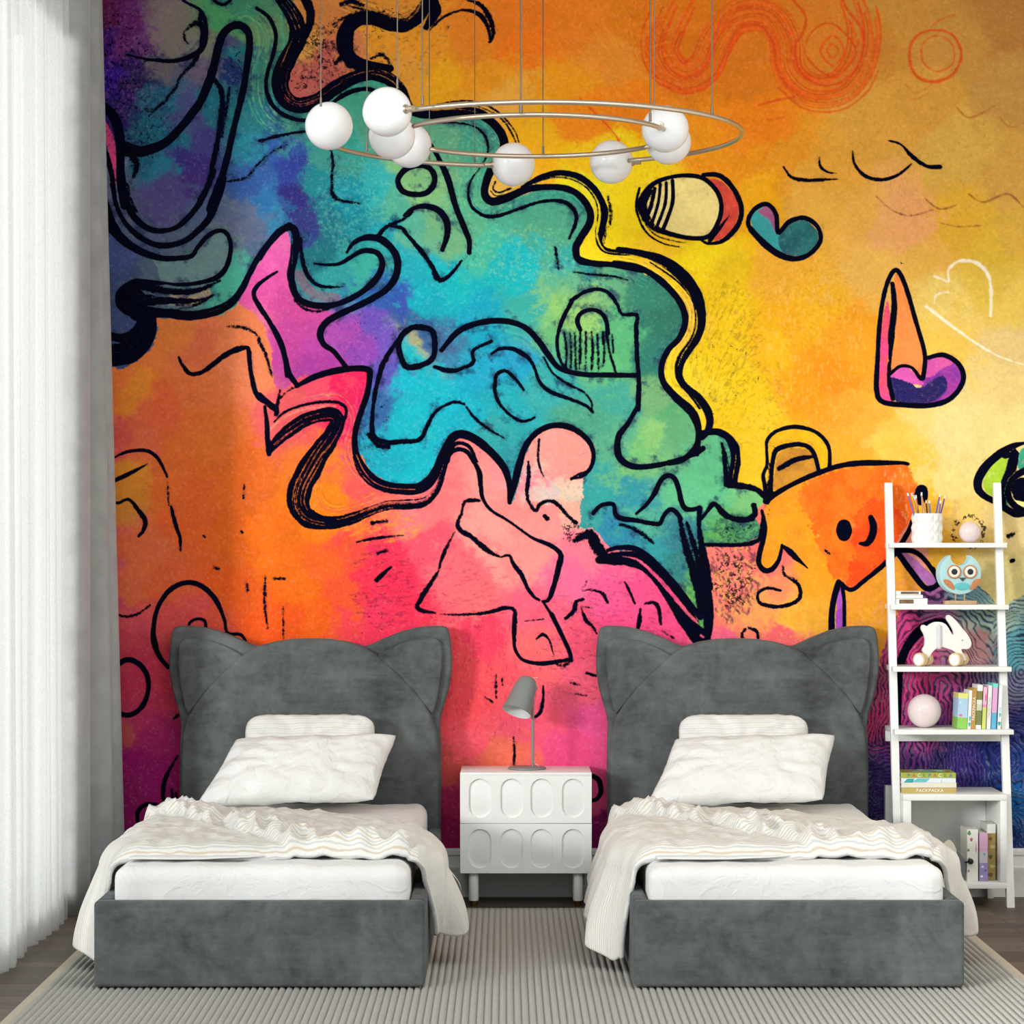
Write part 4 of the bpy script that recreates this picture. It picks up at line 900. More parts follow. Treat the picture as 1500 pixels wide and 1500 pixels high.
# ---- the wall itself: a fine grid that carries the painting
def mirror(v, lo, hi):
    p = (v-lo) % (2*(hi-lo)); return lo+np.where(p > hi-lo, 2*(hi-lo)-p, p)
mx0, mx1, my0, my1 = GX[0], GX[-1], GY[0], GY[-1]
GXX = np.r_[np.arange(40, mx0-1, 6), GX, np.arange(mx1+6, 1760, 6)]
GYY = np.r_[np.arange(-62, my0-1, 6), GY, [1262., 1290., 1313.]]
jx = np.clip(np.round((mirror(GXX, mx0, mx1)-mx0)/1.5).astype(int), 0, NXg-1)
iy = np.clip(np.round((mirror(GYY, my0, my1)-my0)/1.5).astype(int), 0, NYg-1)
def ext(a): return a[np.ix_(iy, jx)]
C2, D2, R2, S2 = ext(COL), ext(FIN), ext(RGH), ext(SPK)
ny, nx = len(GYY), len(GXX)
VX, VY = np.meshgrid(GXX, GYY)
co = np.zeros((ny, nx, 3), np.float32)
co[..., 0] = (VX-CX)*YW/F; co[..., 1] = YW; co[..., 2] = H-(VY-CY)*YW/F
co[-1, :, 2] = -.02
me = bpy.data.meshes.new('wall_back')
me.vertices.add(nx*ny); me.vertices.foreach_set('co', co.reshape(-1))
idx = np.arange(nx*ny, dtype=np.int32).reshape(ny, nx)
quads = np.stack([idx[:-1, :-1], idx[1:, :-1], idx[1:, 1:], idx[:-1, 1:]], -1).reshape(-1, 4)
nq = len(quads)
me.loops.add(nq*4); me.loops.foreach_set('vertex_index', quads.reshape(-1))
me.polygons.add(nq); me.polygons.foreach_set('loop_start', np.arange(0, nq*4, 4, dtype=np.int32))
me.update(calc_edges=True)
ca = me.attributes.new('paint', 'FLOAT_COLOR', 'POINT')
ca.data.foreach_set('color', np.concatenate([C2, np.ones((ny, nx, 1), np.float32)], -1).astype(np.float32).reshape(-1))
for nm, arr in (('ink', D2), ('dry', R2), ('fleck', S2)):
    at = me.attributes.new(nm, 'FLOAT', 'POINT'); at.data.foreach_set('value', arr.astype(np.float32).reshape(-1))

T = NT('painted_mural'); v = T.coord()
A_ = {n: T.add('ShaderNodeAttribute', attribute_name=n) for n in ('paint', 'ink', 'dry', 'fleck')}
n_f = T.noise(v, 420, 3, .6)            # bristle-sized grain
n_m = T.noise(v, 90, 5, .65)
n_l = T.noise(v, 14, 6, .6)
n_v = T.noise(T.coord((60, 1, 14)), 6, 4, .6)
# ground paint: a little mottled
hs = T.mix(T.ramp(n_m, .45, .7, 0, .09), A_['paint'].outputs['Color'], (.02, .015, .03, 1))
hs = T.mix(T.ramp(n_m, .45, .25, 0, .10), hs, (.95, .9, .8, 1))
hs = T.mix(T.ramp(n_f, .55, .75, 0, .10), hs, (1, .95, .85, 1))
# ink edge, broken where the brush ran dry
e = T.math('ADD', A_['ink'].outputs['Fac'], T.math('MULTIPLY', T.math('SUBTRACT', n_m, .5), T.math('ADD', T.math('MULTIPLY', A_['dry'].outputs['Fac'], 9.0), 1.0)))
e = T.math('ADD', e, T.math('MULTIPLY', T.math('SUBTRACT', n_f, .5), T.math('ADD', T.math('MULTIPLY', A_['dry'].outputs['Fac'], 6.0), .8)))
inkm = T.ramp(e, -.25, .75, 1, 0)
# splatter
n_s = T.noise(v, 62, 6, .7, .4)
sp = T.ramp(T.math('SUBTRACT', n_s, T.math('SUBTRACT', .735, T.math('MULTIPLY', A_['fleck'].outputs['Fac'], .235))), 0, .02)
spk = T.math('MAXIMUM', inkm, T.math('MULTIPLY', sp, .9))
inkcol = T.mix(T.ramp(n_l, .35, .65), (.0010, .0020, .013, 1), (.0022, .0022, .007, 1))
T.p(Base_Color=T.mix(spk, hs, inkcol), Roughness=.75)
T.set(T.b.inputs['Specular IOR Level'], T.ramp(spk, 0, 1, .12, .02))
T.bump(T.math('ADD', n_f, T.math('MULTIPLY', spk, .6)), .12, .001)
me.materials.append(T.m)
wall_back = link(bpy.data.objects.new('wall_back', me))
tag(wall_back, 'back wall covered by a swirling blue, orange and pink painted mural', kind='structure')
# ---------------------------------------------------------------- materials
M_white = simple('white_lacquer', (240, 241, 237), .38, var=.01)
M_wall = simple('warm_white_wall', (225, 224, 218), .8, var=.02, scale=8)
M_brass = simple('satin_nickel', (205, 192, 172), .3, metal=1, scale=900, bump=.25)
M_gold = simple('aged_brass', (150, 120, 60), .35, metal=1)
M_rod = simple('brushed_rod', (120, 112, 100), .5, metal=1)
M_glass_white = simple('opal_glass', (240, 240, 240), .12, var=.005, spec=.5)
M_grey = simple('grey_enamel', (128, 131, 131), .45, var=.02)
M_inner = simple('lamp_inside_white', (220, 222, 220), .5, var=.02)
M_page = simple('book_pages', (236, 232, 222), .8, var=.06, scale=300)
M_wood = simple('pale_beech', (222, 196, 150), .5, var=.06, scale=60)
M_oak = simple('light_brown_wood', (186, 154, 118), .6, var=.12, scale=80)
M_pinkball = simple('pale_pink_gloss', (232, 213, 213), .12, var=.01)
M_black = simple('black_rubber', (22, 22, 24), .5)

def velvet(name, c, dark):
    t = NT(name); v = t.coord()
    a = t.noise(v, 5, 6, .62, .6); b = t.noise(v, 26, 5, .6); g = t.noise(v, 700, 2)
    hst = t.noise(t.coord((3, 3, 16)), 5, 4, .6)
    k = t.math('ADD', t.math('MULTIPLY', a, .6), t.math('ADD', t.math('MULTIPLY', b, .25), t.math('MULTIPLY', hst, .15)))
    col = t.mix(t.ramp(k, .33, .65), lin(dark), lin(c))
    col = t.mix(t.ramp(g, .3, .7, 0, .25), col, lin(dark))
    t.p(Base_Color=col, Roughness=.85)
    t.b.inputs['Specular IOR Level'].default_value = .15
    t.b.inputs['Sheen Weight'].default_value = .14
    t.b.inputs['Sheen Roughness'].default_value = .35
    t.b.inputs['Sheen Tint'].default_value = (.8, .85, .86, 1)
    t.bump(t.math('ADD', g, t.math('MULTIPLY', b, .6)), .25, .002)
    return t.m
M_velvet = velvet('grey_velvet', (113, 118, 117), (58, 61, 61))

def linen(name, c, wr=.5, sc=7, rough=.9):
    t = NT(name); v = t.coord((1, 1, 1))
    wv = t.add('ShaderNodeTexNoise', {'Vector': v, 'Scale': sc, 'Detail': 5, 'Roughness': .5, 'Distortion': 1.2}).outputs[0]
    cr = t.math('ABSOLUTE', t.math('SUBTRACT', wv, .5))
    cre = t.ramp(cr, 0, .06, 1, 0, True)
    t.p(Base_Color=t.mix(t.noise(v, 500, 2), tuple(x*.97 for x in lin(c)[:3])+(1,), lin(c)), Roughness=rough)
    t.b.inputs['Specular IOR Level'].default_value = .15
    t.bump(t.math('ADD', t.math('MULTIPLY', wv, 1.4), t.math('MULTIPLY', cre, .12)), wr, .02)
    return t.m
M_sheet = linen('white_cotton', (232, 232, 229), .35)
M_pillow = linen('pillow_cotton', (232, 232, 229), .4, 9)

def striped(name, base, lines, per, c1, c2, sheer_bump=.5, dist=.004, axis=1):
    """fine wavy double stripe, laid out along the UV of the cloth (metres)"""
    t = NT(name)
    uv = t.add('ShaderNodeUVMap'); uv.uv_map = 'UVMap'
    sp = t.add('ShaderNodeSeparateXYZ', {0: uv.outputs[0]})
    vv = t.coord()
    wob = t.math('MULTIPLY', t.math('SUBTRACT', t.noise(vv, 11, 3), .5), dist*6)
    q = t.math('ADD', sp.outputs[axis], wob)
    f = t.math('FRACT', t.math('DIVIDE', q, per))
    f2 = t.math('FRACT', t.math('ADD', t.math('DIVIDE', q, per), .5))
    l1 = t.ramp(t.math('ABSOLUTE', t.math('SUBTRACT', f, .5)), .06, .12, 1, 0)
    l2 = t.ramp(t.math('ABSOLUTE', t.math('SUBTRACT', f2, .5)), .06, .12, 1, 0)
    col = t.mix(t.math('MULTIPLY', l1, lines), lin(base), lin(c1))
    col = t.mix(t.math('MULTIPLY', l2, lines*.8), col, lin(c2))
    t.p(Base_Color=col, Roughness=.9)
    t.b.inputs['Specular IOR Level'].default_value = .12
    n1 = t.noise(vv, 30, 5, .6, 1.0); n2 = t.noise(vv, 9, 4, .55, .8)
    t.bump(t.math('ADD', n1, t.math('MULTIPLY', n2, 1.5)), sheer_bump, .012)
    return t.m
M_duvet = striped('striped_muslin', (228, 227, 222), .62, .030, (200, 174, 136), (176, 179, 180), .32)
M_backpillow = striped('fine_striped_cotton', (230, 230, 227), .6, .02, (214, 200, 178), (218, 218, 216), .3, .003)
M_throw = striped('dark_striped_cotton', (232, 233, 232), .95, .007, (40, 48, 60), (60, 66, 76), .3, .002)

# ---------------------------------------------------------------- room
def floor_mat():
    t = NT('dark_oak_parquet'); v = t.coord()
    br = t.add('ShaderNodeTexBrick', {'Vector': v, 'Scale': 1.0, 'Mortar Size': .0018, 'Brick Width': .9, 'Row Height': .11,
               'Color1': (0, 0, 0, 1), 'Color2': (1, 1, 1, 1), 'Mortar': (.5, .5, .5, 1), 'Bias': 0})
    gr = t.noise(t.coord((2, 24, 1)), 3, 8, .7, .8); g2 = t.noise(t.coord((1, 60, 1)), 4, 4, .6)
    k = t.math('ADD', t.math('MULTIPLY', br.outputs[0], .35), t.math('ADD', t.math('MULTIPLY', gr, .5), t.math('MULTIPLY', g2, .3)))
    col = t.mix(t.ramp(k, .25, .85), lin((62, 52, 43)), lin((122, 106, 90)))
    col = t.mix(br.outputs[1], col, lin((35, 30, 26)))
    t.p(Base_Color=col, Roughness=t.ramp(gr, .3, .7, .42, .6))
    t.b.inputs['Specular IOR Level'].default_value = .35
    t.bump(t.math('SUBTRACT', gr, br.outputs[1]), .15, .003)
    return t.m
bm = bmesh.new(); box(bm, -2.4, 2.9, 4.0, YW+.1, -.06, 0)
tag(mesh_obj('floor', bm, floor_mat()), kind='structure')
bm = bmesh.new(); box(bm, -2.0, 2.8, 6.2, YW+.1, 3.56, 3.66)
tag(mesh_obj('ceiling', bm, M_wall), kind='structure')
bm = bmesh.new(); box(bm, 2.66, 2.78, 6.2, YW+.1, -.05, 3.56)
tag(mesh_obj('wall_right', bm, M_wall), kind='structure')
XL = -1.74
bm = bmesh.new()
box(bm, XL-.14, XL, 4.6, YW+.1, 3.32, 3.56); box(bm, XL-.14, XL, 4.6, YW+.1, -.05, .07)
box(bm, XL-.14, XL, 10.02, YW+.1, .07, 3.32); box(bm, XL-.14, XL, 4.6, 4.75, .07, 3.32)
tag(mesh_obj('wall_left', bm, M_wall), kind='structure')

win = thing('window_1', 'tall window behind the sheer curtain', 'window', (XL-.07, 7.4, .07)); win['kind'] = 'structure'
bm = bmesh.new()
for y in (4.78, 9.99): box(bm, XL-.10, XL-.04, y-.03, y+.03, .07, 3.32, .004)
for z in (.10, 3.29): box(bm, XL-.10, XL-.04, 4.75, 10.02, z-.03, z+.03, .004)
o = mesh_obj('window_frame', bm, M_white); o.parent = win; o.matrix_parent_inverse = Matrix.Translation((-(XL-.07), -7.4, -.07))
tg = NT('clear_glass'); tr = tg.add('ShaderNodeBsdfTransparent', {0: (.97, .98, .98, 1)}); gl = tg.add('ShaderNodeBsdfGlossy', {'Roughness': .02})
mx = tg.add('ShaderNodeMixShader', {0: .05, 1: tr.outputs[0], 2: gl.outputs[0]}); tg.set(tg.out.inputs[0], mx.outputs[0])
bm = bmesh.new(); box(bm, XL-.074, XL-.068, 4.8, 9.97, .12, 3.27)
o = mesh_obj('pane', bm, tg.m); o.parent = win; o.matrix_parent_inverse = Matrix.Translation((-(XL-.07), -7.4, -.07))

def skirting(name, x0, x1, y):
    prof = [(0, 0), (-.017, 0), (-.017, .098), (-.021, .104), (-.021, .114), (-.015, .12), (-.012, .15), (-.012, .156), (-.018, .162), (-.018, .176), (-.010, .186), (0, .186)]
    bm = bmesh.new(); a = [bm.verts.new((x0, y+q, z)) for q, z in prof]; b = [bm.verts.new((x1, y+q, z)) for q, z in prof]
    n = len(prof)
    for k in range(n): bm.faces.new((a[k], a[(k+1) % n], b[(k+1) % n], b[k]))
    bm.faces.new(a); bm.faces.new(b[::-1])
    return tag(mesh_obj(name, bm, M_white, smooth=35), kind='structure')
skirting('baseboard_back', XL, 2.66, YW-.001)

# ---------------------------------------------------------------- curtains
def sheer_mat(name, tr_amt, c, weave=True):
    t = NT(name); v = t.coord()
    tr = t.add('ShaderNodeBsdfTransparent', {0: (1, 1, 1, 1)})
    df = t.add('ShaderNodeBsdfDiffuse', {0: lin(c)}); tl = t.add('ShaderNodeBsdfTranslucent', {0: lin(c)})
    a = t.add('ShaderNodeMixShader', {0: .42, 1: df.outputs[0], 2: tl.outputs[0]})
    wv = t.noise(t.coord((200, 200, 900)), 1, 2); w2 = t.noise(t.coord((900, 900, 60)), 1, 2)
    k = t.math('ADD', t.ramp(t.math('ADD', wv, w2), .7, 1.3, -.10, .10), tr_amt, clamp=True)
    m = t.add('ShaderNodeMixShader', {0: k, 1: a.outputs[0], 2: tr.outputs[0]})
    t.set(t.out.inputs[0], m.outputs[0])
    return t.m

def drape(name, path, z0, z1, mat, parent=None, rows=24, thick=0, flare=0.0):
    """hanging cloth following an (x, y) path; path may be a function of height 0..1"""
    bm = bmesh.new(); grid = []
    for i in range(rows+1):
        h = i/rows; pts = path(h); z = z0+(z1-z0)*h
        grid.append([bm.verts.new((x, y, z)) for x, y in pts])
    for a, b in zip(grid, grid[1:]):
        for k in range(len(a)-1): bm.faces.new((a[k], a[k+1], b[k+1], b[k]))
    o = mesh_obj(name, bm, mat, parent, smooth=180)
    if thick:
        md = o.modifiers.new('t', 'SOLIDIFY'); md.thickness = thick; md.offset = 0
    return o

M_sheer = sheer_mat('white_voile', .52, (240, 242, 240))
def sheer_path(h):
    r = random.Random(5); out = []
    y = 9.60; pts = []
    k = 0
    ys = []
    while y > 5.2:
        w = r.uniform(.085, .15); ys.append((y, w, r.uniform(.6, 1.1))); y -= w
    for (y, w, a) in ys:
        for q in range(10):
            s = q/10
            amp = .030*a*(1+.25*(1-h))
            out.append((-1.60+amp*math.cos(2*math.pi*s)+.006*math.sin(y*9+h*3), y-w*s-.012*math.sin(4*math.pi*s)))
    return out
cs = drape('sheer_curtain', sheer_path, .012, 3.5, M_sheer)
tag(cs, 'white translucent sheer curtain hanging in soft folds before the window', 'curtain')

def drape_mat():
    t = NT('grey_drape_velvet'); v = t.coord(); g = t.noise(v, 600, 2); n = t.noise(v, 12, 4)
    col = t.mix(t.ramp(n, .3, .7), lin((158, 159, 158)), lin((174, 175, 174)))
    t.p(Base_Color=col, Roughness=.8); t.b.inputs['Sheen Weight'].default_value = .5; t.b.inputs['Sheen Roughness'].default_value = .4
    t.b.inputs['Specular IOR Level'].default_value = .1
    t.bump(g, .2, .001); return t.m
M_drape = drape_mat()
def drape_path(h):
    # folds seen end-on: a wide pale front fold, then tighter folds stepping back to the wall
    b = (1-h)
    key = [(-1.68, 9.78), (-1.64, 9.73), (-1.60, 9.705), (-1.565, 9.705), (-1.537-.006*b, 9.725), (-1.522-.006*b, 9.76), (-1.524, 9.81), (-1.545+.005*b, 9.87), (-1.585+.01*b, 9.91), (-1.62+.02*b, 9.94),
           (-1.65+.03*b, 9.975), (-1.62+.035*b, 10.0), (-1.560+.045*b, 10.02), (-1.532+.058*b, 10.05), (-1.545+.062*b, 10.085), (-1.61+.06*b, 10.095),
           (-1.64+.06*b, 10.11), (-1.60+.075*b, 10.13), (-1.555+.09*b, 10.15), (-1.538+.092*b, 10.185), (-1.56+.09*b, 10.215), (-1.65+.05*b, 10.23)]
    return [tuple(p) for p in catmull(key, 6)]
cd = drape('grey_curtain', drape_path, .012, 3.5, M_drape, thick=.004)
tag(cd, 'heavy grey velvet curtain gathered at the corner beside the mural', 'curtain')
# curtain rail
bm = bmesh.new(); box(bm, -1.66, -1.55, 5.1, 10.25, 3.5, 3.54, .004)
tag(mesh_obj('curtain_rail', bm, M_white, smooth=40), 'white curtain rail along the ceiling edge above both curtains', 'curtain rail')

# ---------------------------------------------------------------- rug
def rug_mat():
    t = NT('braided_wool'); v = t.coord()
    n = t.noise(v, 40, 4); g = t.noise(v, 420, 3, .6)
    w1 = t.add('ShaderNodeTexWave', {'Vector': t.coord((26, 75, 26)), 'Scale': 1.0, 'Distortion': 3.0, 'Detail': 2, 'Detail Scale': 2}, wave_type='BANDS', bands_direction='DIAGONAL')
    sp = t.add('ShaderNodeSeparateXYZ', {0: v})
    pr = .0215
    fx = t.math('ABSOLUTE', t.math('SUBTRACT', t.math('FRACT', t.math('DIVIDE', sp.outputs[0], pr)), .5))
    chev = t.math('SINE', t.math('ADD', t.math('MULTIPLY', sp.outputs[1], 2*math.pi/.009), t.math('MULTIPLY', fx, 9)))
    dots = t.ramp(t.math('ADD', t.math('MULTIPLY', chev, .25), g), .25, .8)
    col = t.mix(t.math('MULTIPLY', dots, .9), lin((150, 148, 141)), lin((222, 221, 215)))
    col = t.mix(t.ramp(n, .35, .65, 0, .12), col, lin((190, 186, 174)))
    t.p(Base_Color=col, Roughness=.95); t.b.inputs['Specular IOR Level'].default_value = .05
    t.bump(t.math('ADD', t.math('MULTIPLY', chev, .4), g), .55, .003)
    return t.m
rug = thing('rug', 'large ribbed grey wool rug under both beds', 'rug', (.1, 8.4, 0))
bm = bmesh.new(); per = .0215; nper = 139; x0r = -.1-nper*per/2; grid = []
ya, yb = -1.6, 1.53
ny_ = 26
for i in range(ny_+1):
    y = ya+(yb-ya)*i/ny_; row = []
    end = 1-.75*math.exp(-((yb-y)/.012)) if i == ny_ else 1
    for k in range(nper*6+1):
        f = (k % 6)/6
        row.append(bm.verts.new((k/6*per-nper*per/2, y, .006+.009*end*math.sin(math.pi*f)**.55)))
    grid.append(row)
for a, b in zip(grid, grid[1:]):
    for k in range(len(a)-1): bm.faces.new((a[k], a[k+1], b[k+1], b[k]))
# rounded back ends
back = grid[-1]; low = [bm.verts.new((v.co.x, v.co.y+.006, .0)) for v in back]
for k in range(len(back)-1): bm.faces.new((back[k], back[k+1], low[k+1], low[k]))
pile = mesh_obj('ribbed_pile', bm, rug_mat(), rug, smooth=60)
M_bind = simple('beige_binding', (196, 186, 165), .9, var=.05, scale=200, bump=.3)
for s in (-1, 1):
    bm = bmesh.new(); xx = s*(nper*per/2)
    box(bm, min(xx, xx+s*.03), max(xx, xx+s*.03), ya, yb, .001, .008, .002)
    mesh_obj('binding', bm, M_bind, rug, 40)

# ---------------------------------------------------------------- beds
def mirror_pts(half): return half+[(-x, z) for x, z in half[::-1]]
def hb(p): return ((p[0]-732)/3.125*10.16/F, H-(900+p[1]/3.125-CY)*10.16/F)

def make_bed():
    t = thing('cat_ear_bed', '-', 'bed', (0, 0, 0))
    half = [(134, 960), (131, 800), (133, 600), (137, 525), (128, 470), (110, 415), (93, 350), (83, 280), (81, 210), (88, 130), (98, 88), (108, 76), (125, 70), (170, 70), (220, 73), (310, 93), (400, 129), (455, 155), (484, 163), (510, 158), (560, 143), (640, 131), (700, 128)]
    L = [hb(p) for p in half]
    zb = .03
    out = [(L[0][0], zb)]+L+[(-x, z) for x, z in L[::-1]]+[(-L[0][0], zb)]
    bm = bmesh.new(); prism(bm, out, 2.125, 2.20, .012, 3)
    hbo = mesh_obj('headboard', bm, M_velvet, t, 50)
    # proud dome panel
    dome = [(140, 960), (141, 700), (148, 560), (168, 490), (210, 420), (262, 356), (330, 288), (395, 226), (440, 188), (484, 166), (520, 157), (570, 143), (640, 132), (700, 129)]
    D = [hb(p) for p in dome]
    out = [(D[0][0], zb+.01)]+D+[(-x, z) for x, z in D[::-1]]+[(-D[0][0], zb+.01)]
    bm = bmesh.new(); prism(bm, out, 2.098, 2.13, .013, 4)
    mesh_obj('headboard_panel', bm, M_velvet, hbo, 50)
    ear = [(424, 206), (380, 178), (320, 150), (260, 132), (200, 125), (155, 126), (132, 142), (125, 180), (125, 250), (133, 330), (148, 410), (160, 455), (172, 470), (185, 458), (250, 375), (330, 297)]
    for s in (1, -1):
        E = [(s*hb(p)[0], hb(p)[1]) for p in ear]
        bm = bmesh.new(); prism(bm, E if s == 1 else E[::-1], 2.104, 2.13, .009, 4)
        mesh_obj('ear_pad', bm, M_velvet, hbo, 50)
    for nm, d in (('footboard', (-.5, .5, 0, .055, .006, .265)), ('side_rail', (-.5, -.452, .056, 2.12, .006, .265)), ('side_rail', (.452, .5, .056, 2.12, .006, .265))):
        boxo(nm, d, M_velvet, t, .013, 4, 60)
    boxo('slatted_base', (-.451, .451, .057, 2.08, .12, .17), M_oak, t, .004)
    return t

def displaced_grid(fn, nu, nv, uvfn=None):
    bm = bmesh.new(); uvl = bm.loops.layers.uv.new('UVMap')
    g = [[bm.verts.new(fn(u/nu, v/nv)) for u in range(nu+1)] for v in range(nv+1)]
    for j in range(nv):
        for i in range(nu):
            f = bm.faces.new((g[j][i], g[j][i+1], g[j+1][i+1], g[j+1][i]))
            if uvfn:
                for lp, (a, b) in zip(f.loops, ((i, j), (i+1, j), (i+1, j+1), (i, j+1))):
                    lp[uvl].uv = uvfn(a/nu, b/nv)
    return bm

from mathutils import noise as mnoise
def nz(x, y, z=0.): return mnoise.noise(Vector((x, y, z)))

def make_mattress():
    bm = bmesh.new(); box(bm, -.449, .449, .062, 2.085, .175, .375, .045, 6)
    bmesh.ops.subdivide_edges(bm, edges=[e for e in bm.edges if e.calc_length() > .3], cuts=24, use_grid_fill=True)
    for v in bm.verts:
        k = .006*nz(v.co.x*5, v.co.y*5, 3)+.004*nz(v.co.x*14, v.co.y*3, 9)
        v.co.z += k
        # tucked folds at the front corners
        c = max(0, 1-math.hypot(abs(v.co.x)-.40, v.co.y-.07)/.12)
        v.co.y -= 0; v.co.x += (.006*math.sin(v.co.x*160)*c)
    o = mesh_obj('mattress', bm, M_sheet, None, 60)
    return o

def cloth_profile(s, half, ztop, out, drop):
    """s = distance across from the middle; returns x, z and a 0..1 hang factor"""
    a = abs(s); sg = 1 if s > 0 else -1
    R = .085
    arc = R*math.pi/2
    x1 = half-.05
    if a < x1: return s, ztop, 0
    if a < x1+arc*1.35:
        q = (a-x1)/(arc*1.35)
        return sg*(x1+(out-x1)*(math.sin(q*math.pi/2)*.80)), ztop-R*1.25*(1-math.cos(q*math.pi/2)), q*.5
    b = a-(x1+arc*1.35); hh = min(1, b/drop)
    x = x1+(out-x1)*.80+(out-x1)*.28*math.sin(hh*math.pi*.62)
    return sg*x, ztop-R*1.25-b*.985, .5+hh*.5

def yback(S_):
    return 1.36+.02*math.sin(S_*7+1)-.50*min(1.25, max(0, (S_+.10)/.55))**1.5
def sstep(a, b, x):
    t = min(1, max(0, (x-a)/(b-a))); return t*t*(3-2*t)

def make_duvet():
    def f(u, v):
        s = (u*2-1)
        left = s < 0
        drop = .29 if left else .235
        tot = .40+.18+drop
        totv = .58+drop*((1-.50*v)*(.86+.14*sstep(0, .12, v)) if left else (1-.30*v)*(.82+.18*sstep(0, .25, v)))
        S_ = s*totv
        a = abs(S_)
        hang = max(0, (a-.46)/(tot-.46))
        y_front = .235+.008*math.sin(S_*9)+(0 if left else .07*max(0, (S_-.3)/.45))
        y_back = yback(S_)-(.10*hang if left else 0)
        if left:
            y_front += .07*hang**2.2; y_back -= .62*hang**1.6
        else:
            y_front += .10*hang**1.5; y_back -= .10*hang**2
        y = y_front+(y_back-y_front)*v
        # a turned-over fold runs from the back left to the middle of the front hem
        yl = 1.12-1.86*(S_+.40) if S_ < .08 else .21
        yl = max(.21, yl)
        d = (y-yl)*(.5 if S_ < .12 else 1)
        fold = sstep(-.008, .022, d)*(.20+.80*math.exp(-max(0, d)/.17)) if S_ < .45 else 0
        ztop = .412+.018*math.sin(math.pi*v)**.5
        tuck = sstep(0, .32, v)
        out = .52+((.605 if left else .60)-.52)*tuck if hang > 0 or a > .4 else .6
        x, z, hf = cloth_profile(S_, .45, ztop, out, drop)
        n1 = nz(x*8, y*6, 1.3); n2 = nz(x*22, y*16, 4.1); n3 = abs(nz(x*12+3, y*6.5, 7.7)); n4 = abs(nz(x*17+1, y*11, 2.2))
        band = math.exp(-((d-.07)/.13)**2) if d > 0 else .0
        bb = .25+.95*band
        puff = (fold*.036+bb*(.026-.078*n3+.016*n1-.026*n4)+.007*n2)*(.25+.75*sstep(0, .08, v))
        rp = .014*math.sin(y*30+2.5*nz(y*3, S_*2))*max(0, hf-.4)*1.6
        wq = sstep(.08, .60, hf)
        z += max(-.01, puff)*(1-wq)
        x += (1 if s > 0 else -1)*wq*(max(-.006, puff*.5)+rp*tuck)
        z -= .035*max(0, (.05-v)/.05)**2*(1-sstep(.05, .45, hf))
        z = max(z, .024)
        return (x, y, z)
    bm = displaced_grid(f, 220, 130, lambda u, v: ((u*2-1)*.85, v*1.15))
    o = mesh_obj('duvet', bm, M_duvet, None, 180)
    md = o.modifiers.new('thick', 'SOLIDIFY'); md.thickness = .014; md.offset = -1
    # the plain white lining turned out along the front hem
    def g(u, v):
        S_ = -.425+u*.48
        a = abs(S_); hang = max(0, (a-.46)/.28)
        y1 = .30; y0 = .175-.03*math.sin(math.pi*u)+.10*u**2
        y = y0+(y1-y0)*v
        x, z, hf = cloth_profile(S_, .45, .394, .508+.02*v, .29)
        return (x, y, max(.03, z-.004+.002*nz(x*12, y*12)))
    bm = displaced_grid(g, 80, 8, lambda u, v: (u, v))
    l = mesh_obj('lining', bm, M_sheet, o, 180)
    md = l.modifiers.new('thick', 'SOLIDIFY'); md.thickness = .005; md.offset = -1
    return o

def make_topsheet():
    def f(u, v):
        S_ = (u*2-1)*.60
        yb = yback(S_)
        y = yb-.14+(.26+.10*max(0, S_)/.6)*v-.04*max(0, -S_-.3)
        x, z, hf = cloth_profile(S_, .45, .402-.010*v, .555, .1)
        return (x, y, z+.004*nz(x*9, y*16))
    bm = displaced_grid(f, 80, 14, lambda u, v: ((u*2-1)*.6, v*.28))
    o = mesh_obj('top_sheet', bm, M_sheet, None, 180)
    md = o.modifiers.new('thick', 'SOLIDIFY'); md.thickness = .005
    def g(u, v):
        S_ = .24+u*.42
        y = yback(S_)-.03+.115*v*(.3+.7*math.sin(math.pi*min(1, u*1.1)))
        x, z, hf = cloth_profile(S_, .45, .414, .585, .1)
        return (x, y, z)
    bm = displaced_grid(g, 40, 6, lambda u, v: (v*.05, u*.42))
    mesh_obj('striped_border', bm, M_throw, o, 180)
    return o

